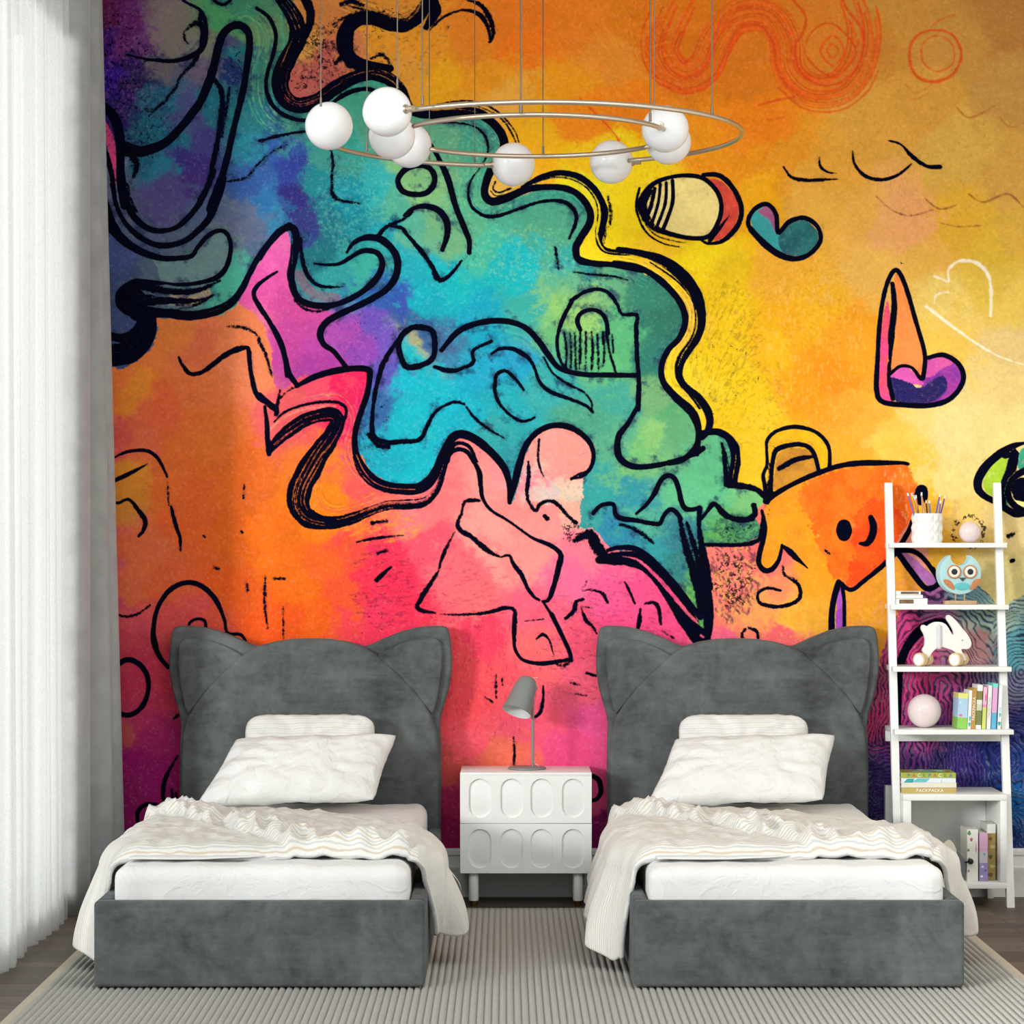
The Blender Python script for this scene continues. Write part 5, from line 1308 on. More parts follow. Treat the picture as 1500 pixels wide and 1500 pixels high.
def make_pillow(name, c, T, mat, seed, nu=64, nv=44, sag=.05, rc=.02):
    BL_, BR_, TL_, TR_ = [Vector(p) for p in c]
    N = (BR_-BL_).cross(TL_-BL_).normalized()
    if N.y > 0: N = -N
    bm = bmesh.new(); uvl = bm.loops.layers.uv.new('UVMap'); sheets = []
    W_ = (BR_-BL_).length; Hh = (TL_-BL_).length
    for side in (1, -1):
        g = []
        for j in range(nv+1):
            row = []
            for i in range(nu+1):
                u, v = i/nu, j/nv; a, b = 2*u-1, 2*v-1
                k_ = 1-rc*(abs(a)*abs(b))**5*2
                uu = .5+.5*a*(1-sag*(1-b*b))*k_; vv = .5+.5*b*(1-sag*1.3*(1-a*a))*k_
                p = BL_*(1-uu)*(1-vv)+BR_*uu*(1-vv)+TL_*(1-uu)*vv+TR_*uu*vv
                pr = max(0, (1-abs(a)**3.2))**.55*max(0, (1-abs(b)**3.0))**.55
                rad = math.atan2(b, a)
                edge = max(abs(a), abs(b))
                wr = .010*math.sin(rad*11+seed+3*nz(a*2, b*2, seed))*(edge**2)*(1-edge**6)+.009*nz(a*3.2+seed, b*2.4, seed)+.004*nz(a*9, b*7, seed)
                th = T*pr+wr*min(1, pr*2.5)
                row.append(bm.verts.new(p+N*side*th+Vector((0, 0, .004*nz(a*7, b*7, seed+5)*(edge > .97)))))
            g.append(row)
        sheets.append(g)
        for j in range(nv):
            for i in range(nu):
                q = (g[j][i], g[j][i+1], g[j+1][i+1], g[j+1][i])
                f = bm.faces.new(q if side == 1 else q[::-1])
                idx4 = ((i, j), (i+1, j), (i+1, j+1), (i, j+1))
                for lp, (a, b) in zip(f.loops, idx4 if side == 1 else idx4[::-1]): lp[uvl].uv = (a/nu*W_, b/nv*Hh)
    bmesh.ops.remove_doubles(bm, verts=bm.verts[:], dist=.0004)
    return mesh_obj(name, bm, mat, None, 180)

bed1 = make_bed()
X1, X2, YB = -.7433, .8880, 8.08
bed1.location = (X1, YB, .012)
bed2 = copy_tree(bed1); bed2.location = (X2, YB, .012)
tag(bed1, 'grey velvet bed with cat-ear headboard standing next to the curtains', group='cat-ear beds')
tag(bed2, 'grey velvet bed with cat-ear headboard standing next to the ladder shelf', group='cat-ear beds')

mat1 = make_mattress(); duv1 = make_duvet(); top1 = make_topsheet()
pb1 = make_pillow('pillow', [(-.235, 1.92, .40), (.25, 1.92, .40), (-.243, 2.005, .722), (.262, 2.005, .722)], .05, M_backpillow, 1.0, sag=.03, rc=.07)
pf1 = make_pillow('pillow', [(-.385, 1.60, .412), (.275, 1.63, .425), (-.262, 1.86, .638), (.350, 1.875, .652)], .062, M_pillow, 4.0)
WH = {0: 'on the bed beside the curtains', 1: 'on the bed beside the ladder shelf'}
for o, lab, cat, grp in ((mat1, 'mattress in a white fitted sheet', 'mattress', 'mattresses'), (duv1, 'crumpled white duvet with fine tan and grey stripes', 'duvet', 'striped duvets'),
                    (top1, 'white top sheet folded back over the duvet', 'sheet', 'top sheets'), (pb1, 'finely striped white pillow upright against the headboard', 'pillow', 'pillows on the beds'),
                    (pf1, 'plain white pillow leaning on the striped pillow', 'pillow', 'pillows on the beds')):
    o.location = (X1, YB, 0); tag(o, lab+' '+WH[0], cat, grp)
    c = copy_tree(o); c.location = (X2, YB, 0); tag(c, lab+' '+WH[1], cat, grp)

# ---------------------------------------------------------------- nightstand
ns = thing('nightstand', 'white two-drawer nightstand with oval recesses standing between the two beds', 'nightstand', (.0775, 10.0, 0))
nw = .246; zt, zb_ = .5045, .127; ym = .0
boxo('body', (-nw+.001, nw-.001, .019, .30, zb_+.002, zt), M_white, ns, .002)
bm = bmesh.new(); box(bm, -nw, nw, 0, .02, zt-.0125, zt, .0015); mesh_obj('top_edge', bm, M_white, ns, 40)
def pill(cx, cz, w, h, n=14):
    r = w/2; pts = []
    for k in range(n+1): a = math.pi*k/n; pts.append((cx+r*math.cos(a), cz+h/2-r+r*math.sin(a)))
    for k in range(n+1): a = math.pi+math.pi*k/n; pts.append((cx+r*math.cos(a), cz-h/2+r+r*math.sin(a)))
    return pts
sc_ = 10.0/F/3.41
def nsx(px): return (px-446.5)*sc_
def nsz(py): return H-(960+py/3.41-CY)*10.0/F
zmid = nsz(840)
for (z0, z1, pz) in ((zmid+.0008, zt-.0125, 713.5), (zb_, zmid-.0008, 965)):
    holes = [pill(nsx(c), nsz(pz), 110*sc_, 193*sc_) for c in (217, 375, 525, 682)]
    d = slab2d('drawer', [(-nw, z0), (nw, z0), (nw, z1), (-nw, z1)], holes, 0, .018, .0013, M_white, ns)
    boxo('recess_panel', (-nw+.004, nw-.004, .008, .0175, z0+.004, z1-.004), M_white, d, .001)
for x in (-.196, .196):
    for y in (.035, .26):
        bm = bmesh.new(); lathe(bm, [(0, .022), (.0185, .022), (.0195, .024), (.0195, .128), (0, .128)], (x, y, 0))
        lg = mesh_obj('leg', bm, M_white, ns, 40)
        bm = bmesh.new(); lathe(bm, [(0, .0), (.011, .0), (.013, .004), (.017, .0225), (0, .0225)], (x, y, 0))
        mesh_obj('brass_foot', bm, M_gold, lg, 40)

# table lamp
LY = 10.15
lx, _, _ = P(780, 1124, LY); zt_ = zt
lamp = thing('table_lamp', 'grey metal desk lamp with tilted shade on the nightstand', 'lamp', (P(772, 1124, LY)[0], LY, zt+.0005))
bm = bmesh.new(); lathe(bm, [(0, 0), (.070, 0), (.0725, .002), (.0725, .006), (.068, .009), (0, .010)], seg=48); mesh_obj('base', bm, M_grey, lamp, 40)
dx = P(780.5, 0, LY)[0]-P(772, 0, LY)[0]
ztop = P(0, 1000, LY)[2]-zt
bm = bmesh.new(); cyl(bm, (dx, 0, .008), (dx, 0, ztop), .0052, seg=20); mesh_obj('pole', bm, M_grey, lamp, 60)
c0 = Vector(P(756.5, 1043, LY-.04))-Vector(lamp.location); c1 = Vector(P(773.5, 996, LY+.012))-Vector(lamp.location)
ax = (c1-c0); Lx = ax.length; q = ax.to_track_quat('Z', 'Y').to_matrix().to_4x4(); Msh = Matrix.Translation(c0) @ q
bm = bmesh.new()
ro, rt = .0575, .0385
prof = [(ro-.002, .0), (ro, .001), (ro-.006, .03), (rt+.004, Lx-.03), (rt-.001, Lx-.012), (rt-.008, Lx+.002), (rt-.02, Lx+.009), (.0001, Lx+.011)]
lathe(bm, prof, seg=48, M=Msh); sh = mesh_obj('lamp_shade', bm, M_grey, lamp, 60)
bm = bmesh.new(); lathe(bm, [(ro-.002, .0), (ro-.008, .03), (rt+.001, Lx-.03), (rt-.006, Lx-.010), (.0001, Lx-.004)], seg=48, M=Msh); mesh_obj('shade_lining', bm, M_inner, sh, 60)
bm = bmesh.new(); sphere(bm, c0+ax*.5, .017); mesh_obj('bulb', bm, M_glass_white, sh, 180)
hz = P(0, 1007.5, LY)[2]-zt
boxo('hinge', (dx-.004, dx+.018, -.008, .008, hz-.008, hz+.006), M_grey, lamp, .002)
bm = bmesh.new(); a = Vector((dx-.012, .012, hz+.034)); tube(bm, [a, a+Vector((.030, 0, .004)), a+Vector((.016, 0, -.018)), (dx+.002, .006, hz+.004)], .0011, 8); mesh_obj('wire_loop', bm, M_white, lamp)
bm = bmesh.new(); tube(bm, catmull([(dx+.004, .004, .03), (dx+.012, .006, .018), (dx+.022, .012, .010), (dx+.024, .02, .0015)], 6), .0011, 8); mesh_obj('cord', bm, M_white, lamp)

# ---------------------------------------------------------------- chandelier
ch = thing('chandelier', 'brushed metal three-ring chandelier with eight white glass globes', 'chandelier', (0, 0, 0))
RZ = 1.382
def ring_fit(xc, yn, yf, z=RZ):
    Yn = z*F/(CY-yn); Yf = z*F/(CY-yf); Ym = (Yn+Yf)/2
    return (xc-CX)*Ym/F, Ym, (Yf-Yn)/2
def ring_arc(cx, cy, R, a0, a1, z=RZ, r=.0085):
    n = max(24, int(abs(a1-a0)/2.5)); pts = []
    for k in range(n+1):
        a = math.radians(a0+(a1-a0)*k/n); pts.append((cx+R*math.cos(a), cy+R*math.sin(a), H+z))
    return pts
cA = ring_fit(793, 149.5, 240); cB = ring_fit(782, 168, 229); cC = ring_fit(775, 152, 242)
cC = (cC[0]-.02, cC[1], cC[2]+.02)
def ang_for_px(c, px, near):
    best = None
    for k in range(0, 3600):
        a = math.radians(k/10); x = c[0]+c[2]*math.cos(a); y = c[1]+c[2]*math.sin(a)
        if (y < c[1]) != near: continue
        d = abs(CX+F*x/y-px)
        if best is None or d < best[0]: best = (d, k/10)
    return best[1]
aS2 = ang_for_px(cA, 597, True); aS6 = ang_for_px(cA, 921, False)
aB0 = ang_for_px(cB, 606, True); aB1 = ang_for_px(cB, 972, True); aB2 = ang_for_px(cB, 950, False); aB3 = ang_for_px(cB, 631, False)
aC0 = ang_for_px(cC, 478, True) if False else 190; aC1 = ang_for_px(cC, 722, False)
arcs = [ring_arc(*cA, aS2, aS6+360), ring_arc(*cB, aB0, aB1), ring_arc(*cB, aB2, aB3), ring_arc(*cC, aC1, aC0)]
for p_ in arcs:
    bm = bmesh.new(); tube(bm, p_, .0082, 14); mesh_obj('ring', bm, M_brass, ch, 180)
RS = .0785
globes = [(481.8, 184.5, 35), (567.2, 163.8, 36.2), (574, 199, 34), (599.5, 213, 32.7), (752, 240.8, 31.8), (895.8, 237.3, 31.9), (974.5, 189, 34.4), (979.5, 208, 33)]
for (gx, gy, gr) in globes:
    Yg = RS*F/gr; c = P(gx, gy, Yg)
    bm = bmesh.new(); sphere(bm, c, RS, 56, 36); mesh_obj('globe', bm, M_glass_white, ch, 180)
for (gx, gy, gr, sx, sy, dY) in [(567.2, 163.8, 36.2, 592.5, 160, -.045), (895.8, 237.3, 31.9, 925, 237.5, -.02), (974.5, 189, 34.4, 966.5, 184.5, -.075), (752, 240.8, 31.8, 722, 241, -.02)]:
    Yg = RS*F/gr; c = Vector(P(gx, gy, Yg)); e = Vector(P(sx, sy, Yg+dY)); d = (e-c).normalized()
    bm = bmesh.new(); cyl(bm, c+d*(RS-.006), c+d*(RS+.005), .017, .013, 24); cyl(bm, c+d*(RS+.004), c+d*(RS+.03), .0088, .0085, 18)
    mesh_obj('socket', bm, M_brass, ch, 40)
# suspension rods
def rod(px, py, Y, r=.002, zend=3.56):
    x, y, z = P(px, py, Y); bm = bmesh.new(); cyl(bm, (x, y, z), (x, y, zend), r, seg=10); o = mesh_obj('rod', bm, M_rod, ch, 60)
    bm = bmesh.new(); cyl(bm, (x, y, z), (x, y, z+.028), r*1.9, seg=14); mesh_obj('ferrule', bm, M_rod, o, 40)
def yz(py, z=RZ): return z*F/(CY-py)
for px, py, r in [(470, 156, .0019), (537.5, 222, .0024), (582, 130, .0019), (618.6, 153.5, .0024), (629, 234.5, .0017), (695.5, 238, .0017), (763, 165.5, .0030), (795.5, 226, .0024), (952.5, 178, .0024), (958, 160, .0017), (1043, 170, .0024)]:
    rod(px, py, yz(py), r)

# ---------------------------------------------------------------- ladder shelf
ls = thing('ladder_shelf', 'white leaning ladder shelf with an open cube base against the mural', 'shelf', (1.675, 10.15, 0))
def L_(x): return x-1.675
bottomY, topY, topZ = 9.986, 10.262, 1.594
for xc in (1.471, 1.888):
    bm = bmesh.new(); w = .0145; dd = .028
    vs = []
    for z in (0, topZ):
        yc = bottomY+(topY-bottomY)*z/topZ
        vs.append([bm.verts.new((L_(xc)+sx*w, yc-10.15+sy, z)) for sx, sy in ((-1, 0), (1, 0), (1, dd), (-1, dd))])
    a, b = vs
    for k in range(4): bm.faces.new((a[k], a[(k+1) % 4], b[(k+1) % 4], b[k]))
    bm.faces.new(a); bm.faces.new(b[::-1])
    bmesh.ops.bevel(bm, geom=bm.edges[:], offset=.0015, segments=2, affect='EDGES')
    mesh_obj('side_post', bm, M_white, ls, 40)
SZ = [(.661, 10.04), (.895, 10.083), (1.128, 10.137), (1.363, 10.175)]
for z, yf in SZ:
    boxo('shelf_board', (L_(1.462), L_(1.909), yf-10.15, 10.305-10.15, z-.018, z), M_white, ls, .0012)
boxo('back_rail', (L_(1.462), L_(1.905), 10.288-10.15, 10.306-10.15, .600, .642), M_white, ls, .0012)
cx0, cx1, cy0, cz0, cz1 = L_(1.4865), L_(1.8735), 9.992-10.15, .071, .423
bx = 10.303-10.15
cab = boxo('cube_top', (cx0, cx1, cy0, bx, cz1-.023, cz1), M_white, ls, .0012)
boxo('cube_bottom', (cx0, cx1, cy0, bx, cz0, cz0+.023), M_white, ls, .0012)
boxo('cube_side', (cx0, cx0+.030, cy0, bx, cz0+.0235, cz1-.0235), M_white, ls, .0012)
boxo('cube_side', (cx1-.024, cx1, cy0, bx, cz0+.0235, cz1-.0235), M_white, ls, .0012)
boxo('cube_back', (cx0+.031, cx1-.025, bx-.012, bx-.002, cz0+.0235, cz1-.0235), M_white, ls, .001)
for x0, x1 in ((cx0-.0145*2, cx0-.001), (cx1+.001-.026, cx1-.001)):
    boxo('back_leg', (x0, x1, bx-.05, bx-.008, 0, (.432 if x0 < 0 else cz0-.0005)), M_white, ls, .0012)

GY_ = 10.2
def U(px, py, Y=GY_): p = P(px, py, Y); return p
# pencil cup
cup = thing('pencil_cup', 'white faceted pencil cup on the top board of the ladder shelf', 'cup', (U(1358, 795, 10.235)[0], 10.235, 1.3635))
bm = bmesh.new(); nc, nr = 14, 3; Rc, Hc = .0565, .112
ringv = [[bm.verts.new((Rc*math.cos(2*math.pi*k/nc+.1), Rc*math.sin(2*math.pi*k/nc+.1), Hc*j/nr)) for k in range(nc)] for j in range(nr+1)]
for j in range(nr):
    for k in range(nc):
        a = 2*math.pi*(k+.5)/nc+.1
        c = bm.verts.new((Rc*1.075*math.cos(a), Rc*1.075*math.sin(a), Hc*(j+.5)/nr))
        q = [ringv[j][k], ringv[j][(k+1) % nc], ringv[j+1][(k+1) % nc], ringv[j+1][k]]
        for m_ in range(4): bm.faces.new((q[m_], q[(m_+1) % 4], c))
inn = [bm.verts.new((v.co.x*.93, v.co.y*.93, Hc)) for v in ringv[-1]]; inb = [bm.verts.new((v.co.x, v.co.y, .006)) for v in inn]
for k in range(nc):
    bm.faces.new((ringv[-1][k], ringv[-1][(k+1) % nc], inn[(k+1) % nc], inn[k])); bm.faces.new((inn[k], inn[(k+1) % nc], inb[(k+1) % nc], inb[k]))
bm.faces.new(inb); bm.faces.new(ringv[0][::-1])
mesh_obj('cup_body', bm, M_white, cup)
pcs = [('blue', (84, 112, 190), 345, 945, 280, 728), ('yellow', (226, 204, 60), 372, 945, 322, 730), ('orange', (222, 128, 78), 383, 945, 345, 752), ('dark orange', (206, 112, 70), 395, 945, 368, 752),
       ('tan', (196, 150, 96), 440, 945, 428, 722), ('pale orange', (228, 150, 96), 470, 945, 424, 740), ('black', (48, 50, 54), 487, 945, 474, 806), ('steel blue', (90, 122, 186), 520, 945, 508, 806),
       ('blue', (74, 104, 184), 580, 945, 622, 740), ('light purple', (120, 98, 180), 618, 945, 628, 808), ('purple', (96, 78, 168), 632, 945, 676, 756), ('gold', (222, 180, 70), 398, 945, 352, 770)]
plab = ['blue pencil leaning to the outer rim, nearest the left post', 'yellow pencil beside the leftmost blue pencil', 'orange pencil with a white end behind the yellow pencil', 'dark orange pencil standing right of the yellow pencil',
        'tan pencil standing tallest in the middle of the cup', 'pale orange pencil crossing just right of the tan pencil', 'short black pencil in the middle of the cup', 'short steel blue pencil right of the black pencil',
        'blue pencil leaning right, left of the two purple pencils', 'short light purple pencil between the blue and the dark purple pencil', 'dark purple pencil leaning farthest to the right', 'gold pencil tucked among the orange pencils']
for k, (nm, c, xb, yb_, xt, yt) in enumerate(pcs):
    Yp = 10.235+(-.02, .01, .025, -.01)[k % 4]
    top = Vector(P(1290+xt/7.143, 620+yt/7.143, Yp)); rim = Vector(P(1290+xb/7.143, 620+yb_/7.143, Yp))
    d = (top-rim).normalized(); tdown = (rim.z-1.3715)/d.z; bot = rim-d*tdown
    # keep the foot inside the cup
    cc = Vector(cup.location); off = Vector((bot.x-cc.x, bot.y-cc.y)); 
    if off.length > .038: off = off.normalized()*.038; bot = Vector((cc.x+off.x, cc.y+off.y, bot.z))
    p_ = thing('pencil', plab[k], 'pencil', bot, 0, 'pencils in the white cup')
    dv = top-bot; wl = .012
    bm = bmesh.new(); cyl(bm, (0, 0, 0), dv-dv.normalized()*wl, .0028, seg=6); mesh_obj('shaft', bm, simple('pencil_'+nm.replace(' ', '_')+str(k), c, .4), p_)
    bm = bmesh.new(); cyl(bm, dv-dv.normalized()*wl, dv, .0030, seg=12); mesh_obj('white_end', bm, M_white, p_, 40)

def ball(px, py, r, Y, z, lab, name='decorative_ball'):
    bm = bmesh.new(); sphere(bm, (0, 0, 0), r, 64, 40); o = mesh_obj(name, bm, M_pinkball, None, 180, (P(px, py, Y)[0], Y, z+r)); tag(o, lab, 'ball', 'pink glossy balls on the shelf'); return o
ball(1420.5, 780, .0412, 10.235, 1.3635, 'small pale pink glossy ball beside the pencil cup on the top board')
ball(1353.9, 1040.4, .0640, 10.16, .6612, 'large pale pink glossy ball on the board with the standing books')

# white photo blocks
M_bwood = simple('brown_photo', (120, 92, 66), .7, var=.35, scale=70)
def s3(x, y, Y): return P(1270+x/4.545, 680+y/4.545, Y)
for lab, x0, x1, y0, y1, bx0, bx1 in (('lowest white box frame in the small stack of three', 195, 403, 893, 931, 215, 312), ('middle white box frame in the small stack of three', 190, 372, 869, 892, None, None), ('topmost white box frame in the small stack of three', 186, 358, 844, 868, 225, 345)):
    Y0 = 10.16; a = s3(x0, y1, Y0); b = s3(x1, y0, Y0); z0 = a[2]; z1 = b[2]; a = (max(a[0], 1.4872),)
    if 'lowest' in lab: z0 = 1.1283
    t = thing('box_frame', lab+', above the rabbit', 'frame', ((a[0]+b[0])/2, Y0, z0), 0, 'white box frames')
    hw = (b[0]-a[0])/2; hh = z1-z0-.0006
    boxo('frame', (-hw, hw, .006, .10, 0, hh), M_white, t, .0008)
    if bx0:
        c0_ = s3(bx0, 0, Y0)[0]-t.location.x; c1_ = s3(bx1, 0, Y0)[0]-t.location.x
        e = hh*.16
        slab2d('frame_rim', [(-hw, 0), (hw, 0), (hw, hh), (-hw, hh)], [[(c0_, e), (c1_, e), (c1_, hh-e), (c0_, hh-e)]], 0, .0065, .0005, M_white, t)
        boxo('picture', (c0_, c1_, .0035, .0058, e, hh-e), M_bwood, t, 0)
    else:
        boxo('frame_rim', (-hw, hw, 0, .006, 0, hh), M_white, t, .0008)

# owl
OY = 10.185
owl = thing('owl_figurine', 'pale blue round wooden owl on a stand, two boards above the pink ball', 'figurine', (s3(622, 933, OY)[0], OY, 1.1283))
def o2(x, y): p = s3(x, y, OY); return (p[0]-owl.location.x, p[2]-owl.location.z)
M_owl = simple('pale_blue_paint', (172, 212, 214), .55, var=.02); M_teal = simple('turquoise_paint', (92, 186, 186), .55, var=.05, scale=200); M_rust = simple('rust_paint', (190, 122, 76), .55, var=.1, scale=150)
M_owlside = simple('pale_edge', (226, 224, 220), .6)
body = []
for k in range(0, 61):
    a = math.radians(-243+ (360-54)*k/60) if False else None
cxo, cyo, ro_ = 622, 728, 138
pts = []
for k in range(64):
    a = math.radians(118+(422-118)*k/63)         # from upper left, down round to upper right
    pts.append((cxo+ro_*math.cos(a), cyo-ro_*math.sin(a)))
notch = []
for k in range(1, 20):
    a = math.radians(-5-170*k/20)
    notch.append((622+66*math.cos(a), 612-62*math.sin(a)))
pts = [(cxo+ro_*math.cos(math.radians(118)), cyo-ro_*math.sin(math.radians(118)))]+pts[1:]
outl = [o2(*p) for p in pts+notch]
bm = bmesh.new(); prism(bm, outl, 0, .024, .0015, 2); 
for v in bm.verts: v.co.x -= (v.co.y)*.45
ob = mesh_obj('body', bm, M_owl, owl, 40)
def disc(name, x, y, r, y0, y1, mat, par, sx=1, sz=1, seg=40):
    cx, cz = o2(x, y); rr = r/4.545*OY/F
    bm = bmesh.new(); prism(bm, [(cx+rr*sx*math.cos(2*math.pi*k/seg), cz+rr*sz*math.sin(2*math.pi*k/seg)) for k in range(seg)][::-1], y0, y1, .0006, 2)
    return mesh_obj(name, bm, mat, par, 40)
for ex in (580, 686):
    e = disc('eye', ex, 716, 46, -.006, .002, M_rust, owl)
    disc('eye_white', ex, 716, 37, -.0075, -.004, simple('cream_paint', (236, 228, 214), .5), e); disc('pupil', ex, 716, 20, -.009, -.005, M_black, e)
bm = bmesh.new(); prism(bm, [o2(612, 755), o2(636, 780), o2(660, 755)][::-1], -.005, .001, .0005, 2); mesh_obj('beak', bm, simple('dark_grey_paint', (60, 62, 64), .5), owl, 40)
bm = bmesh.new(); prism(bm, [o2(634+52*math.cos(a), 812+ (-24 if math.sin(a) > 0 else -28)*math.sin(a)) for a in [2*math.pi*k/36 for k in range(36)]], -.003, .001, .0005, 2); mesh_obj('belly', bm, M_teal, owl, 40)
for pl in ([(508, 770), (540, 768), (570, 795), (582, 836), (550, 825), (522, 800)], [(756, 766), (722, 766), (700, 790), (684, 836), (715, 828), (742, 802)]):
    bm = bmesh.new(); prism(bm, [o2(p[0], p[1]) for p in catmull(pl, 5, True)], -.003, .001, .0005, 2); mesh_obj('wing', bm, M_rust, owl, 40)
for lx_ in (592, 651):
    a = o2(lx_, 842); b = o2(lx_, 910); w = .0024
    boxo('leg', (a[0]-w, a[0]+w, .006, .012, b[1], a[1]+.006), M_oak, owl, .0006)
a = o2(515, 908); b = o2(725, 933); boxo('base', (a[0], b[0], -.018, .032, 0, a[1]), M_oak, owl, .001)

# rabbit on wheels
RY = 10.15
rb = thing('toy_rabbit', 'white wooden pull-along rabbit on four beech wheels on the shelf below the owl', 'toy', (s3(520, 1340, RY)[0], RY, .8953))
def r2(x, y): p = s3(x, y, RY); return (p[0]-rb.location.x, p[2]-rb.location.z)
M_rab = simple('white_toy_paint', (238, 236, 228), .5, var=.02)
ol = [(358, 1086), (366, 1072), (382, 1070), (398, 1078), (425, 1060), (455, 1050), (495, 1052), (525, 1068), (545, 1098), (562, 1128), (574, 1132), (570, 1105), (548, 1065), (526, 1030), (528, 1010), (545, 1004), (572, 1022), (604, 1058), (632, 1092), (662, 1125), (686, 1165), (693, 1195), (684, 1220), (662, 1232), (630, 1230), (632, 1250), (648, 1280), (655, 1302), (640, 1308), (618, 1290), (596, 1262), (565, 1238), (530, 1226), (495, 1216), (462, 1226), (430, 1256), (410, 1288), (392, 1284), (376, 1258), (366, 1236), (380, 1208), (384, 1170), (376, 1132), (362, 1106)]
bm = bmesh.new(); prism(bm, [r2(*p) for p in catmull(ol, 3, True)], -.010, .012, .0025, 3); mesh_obj('body', bm, M_rab, rb, 50)
a = r2(476, 1066); b = r2(476, 1230)
bm = bmesh.new(); cyl(bm, (a[0], -.012, b[1]+.009), (a[0], -.012, a[1]-.009), .0098, seg=24); sphere(bm, (a[0], -.012, a[1]-.009), .0098, 24, 14); sphere(bm, (a[0], -.012, b[1]+.009), .0098, 24, 14)
mesh_obj('handle_rod', bm, simple('lilac_white_paint', (214, 214, 220), .35), rb, 60)
e = r2(632, 1172); bm = bmesh.new(); cyl(bm, (e[0], -.0112, e[1]), (e[0], -.0095, e[1]), .0022, seg=16); mesh_obj('eye', bm, M_black, rb)
axd = Vector((.62, .78, 0)).normalized()
for wx, wy in ((335, 1297), (572, 1303)):
    wc = r2(wx, wy); rw = .0253; z0 = rw+.0006
    fr = Vector((wc[0], -.030, z0))
    for s0, s1 in ((0, .030), (.046, .070)):
        p0 = fr+axd*s0; p1 = fr+axd*s1
        bm = bmesh.new(); Mw = Matrix.Translation(p0) @ axd.to_track_quat('Z', 'Y').to_matrix().to_4x4(); Lw = s1-s0
        lathe(bm, [(.0001, 0), (rw-.002, 0), (rw, .002), (rw, Lw-.002), (rw-.002, Lw), (.0001, Lw)], seg=40, M=Mw)
        wo = mesh_obj('wheel', bm, M_wood, rb, 40)
        if s0 == 0:
            bm = bmesh.new(); lathe(bm, [(.0001, -.0012), (rw-.006, -.0012), (rw-.0052, .001)], seg=40, M=Mw); mesh_obj('hub_disc', bm, M_white, wo, 40)
    bm = bmesh.new(); cyl(bm, fr+axd*.030, fr+axd*.046, .004, seg=14); mesh_obj('axle', bm, M_wood, rb, 60)

# ---------------------------------------------------------------- books
M_ltr_w = simple('white_print', (245, 243, 235), .6)
def book(lab, x, y, z, w, h, d, bands, lean=0, rz=0, group=None, text=None, tcol=None, flat=False, name='book', spots=None):
    """upright book: spine faces -Y; w = thickness, h = height, d = depth; bands = [(fraction up to, colour)]"""
    t = thing(name, lab, 'book', (x, y, z), 0, group)
    R_ = Matrix.Rotation(rz, 4, 'Z') @ Matrix.Rotation(lean, 4, 'Y')
    ct = .0016
    mats = [simple('cover_%02x%02x%02x' % tuple(c), c, .45, var=.03) for _, c in bands]
    bm = bmesh.new(); f0 = 0
    for k, (f1, c) in enumerate(bands):
        z0, z1 = f0*h, f1*h
        box(bm, -w/2, w/2, 0, ct, z0, z1, 0, 1, k)
        box(bm, -w/2, -w/2+ct, ct, d, z0, z1, 0, 1, k); box(bm, w/2-ct, w/2, ct, d, z0, z1, 0, 1, k)
        f0 = f1
    bm.transform(R_); mesh_obj('cover', bm, mats, t)
    bm = bmesh.new(); box(bm, -w/2+ct, w/2-ct, ct, d-.003, .002, h-.002); bm.transform(R_); mesh_obj('pages', bm, M_page, t)
    if spots:
        for (sx, sz, sw, sh, c) in spots:
            bm = bmesh.new()
            pl = [(sx*w+sw*w*.5*math.cos(a)*(1+.3*math.sin(3*a+sx*9)), sz*h+sh*h*.5*math.sin(a)) for a in [2*math.pi*q/14 for q in range(14)]]
            prism(bm, [(max(-w/2+.0004, min(w/2-.0004, p[0])), p[1]) for p in pl], -.0004, .0002); bm.transform(R_); mesh_obj('cover_print', bm, simple('print_%02x%02x%02x' % tuple(c), c, .5), t)
    if text:
        letters(text, w*.95, tcol or M_ltr_w, R_ @ Matrix.Translation((0, -.0006, h*.5)) @ Matrix.Rotation(math.radians(90), 4, 'X') @ Matrix.Rotation(math.radians(90), 4, 'Z'), t)
    # settle the leaning book on its support
    if lean:
        t.location.z += abs(math.sin(lean))*w/2
    return t

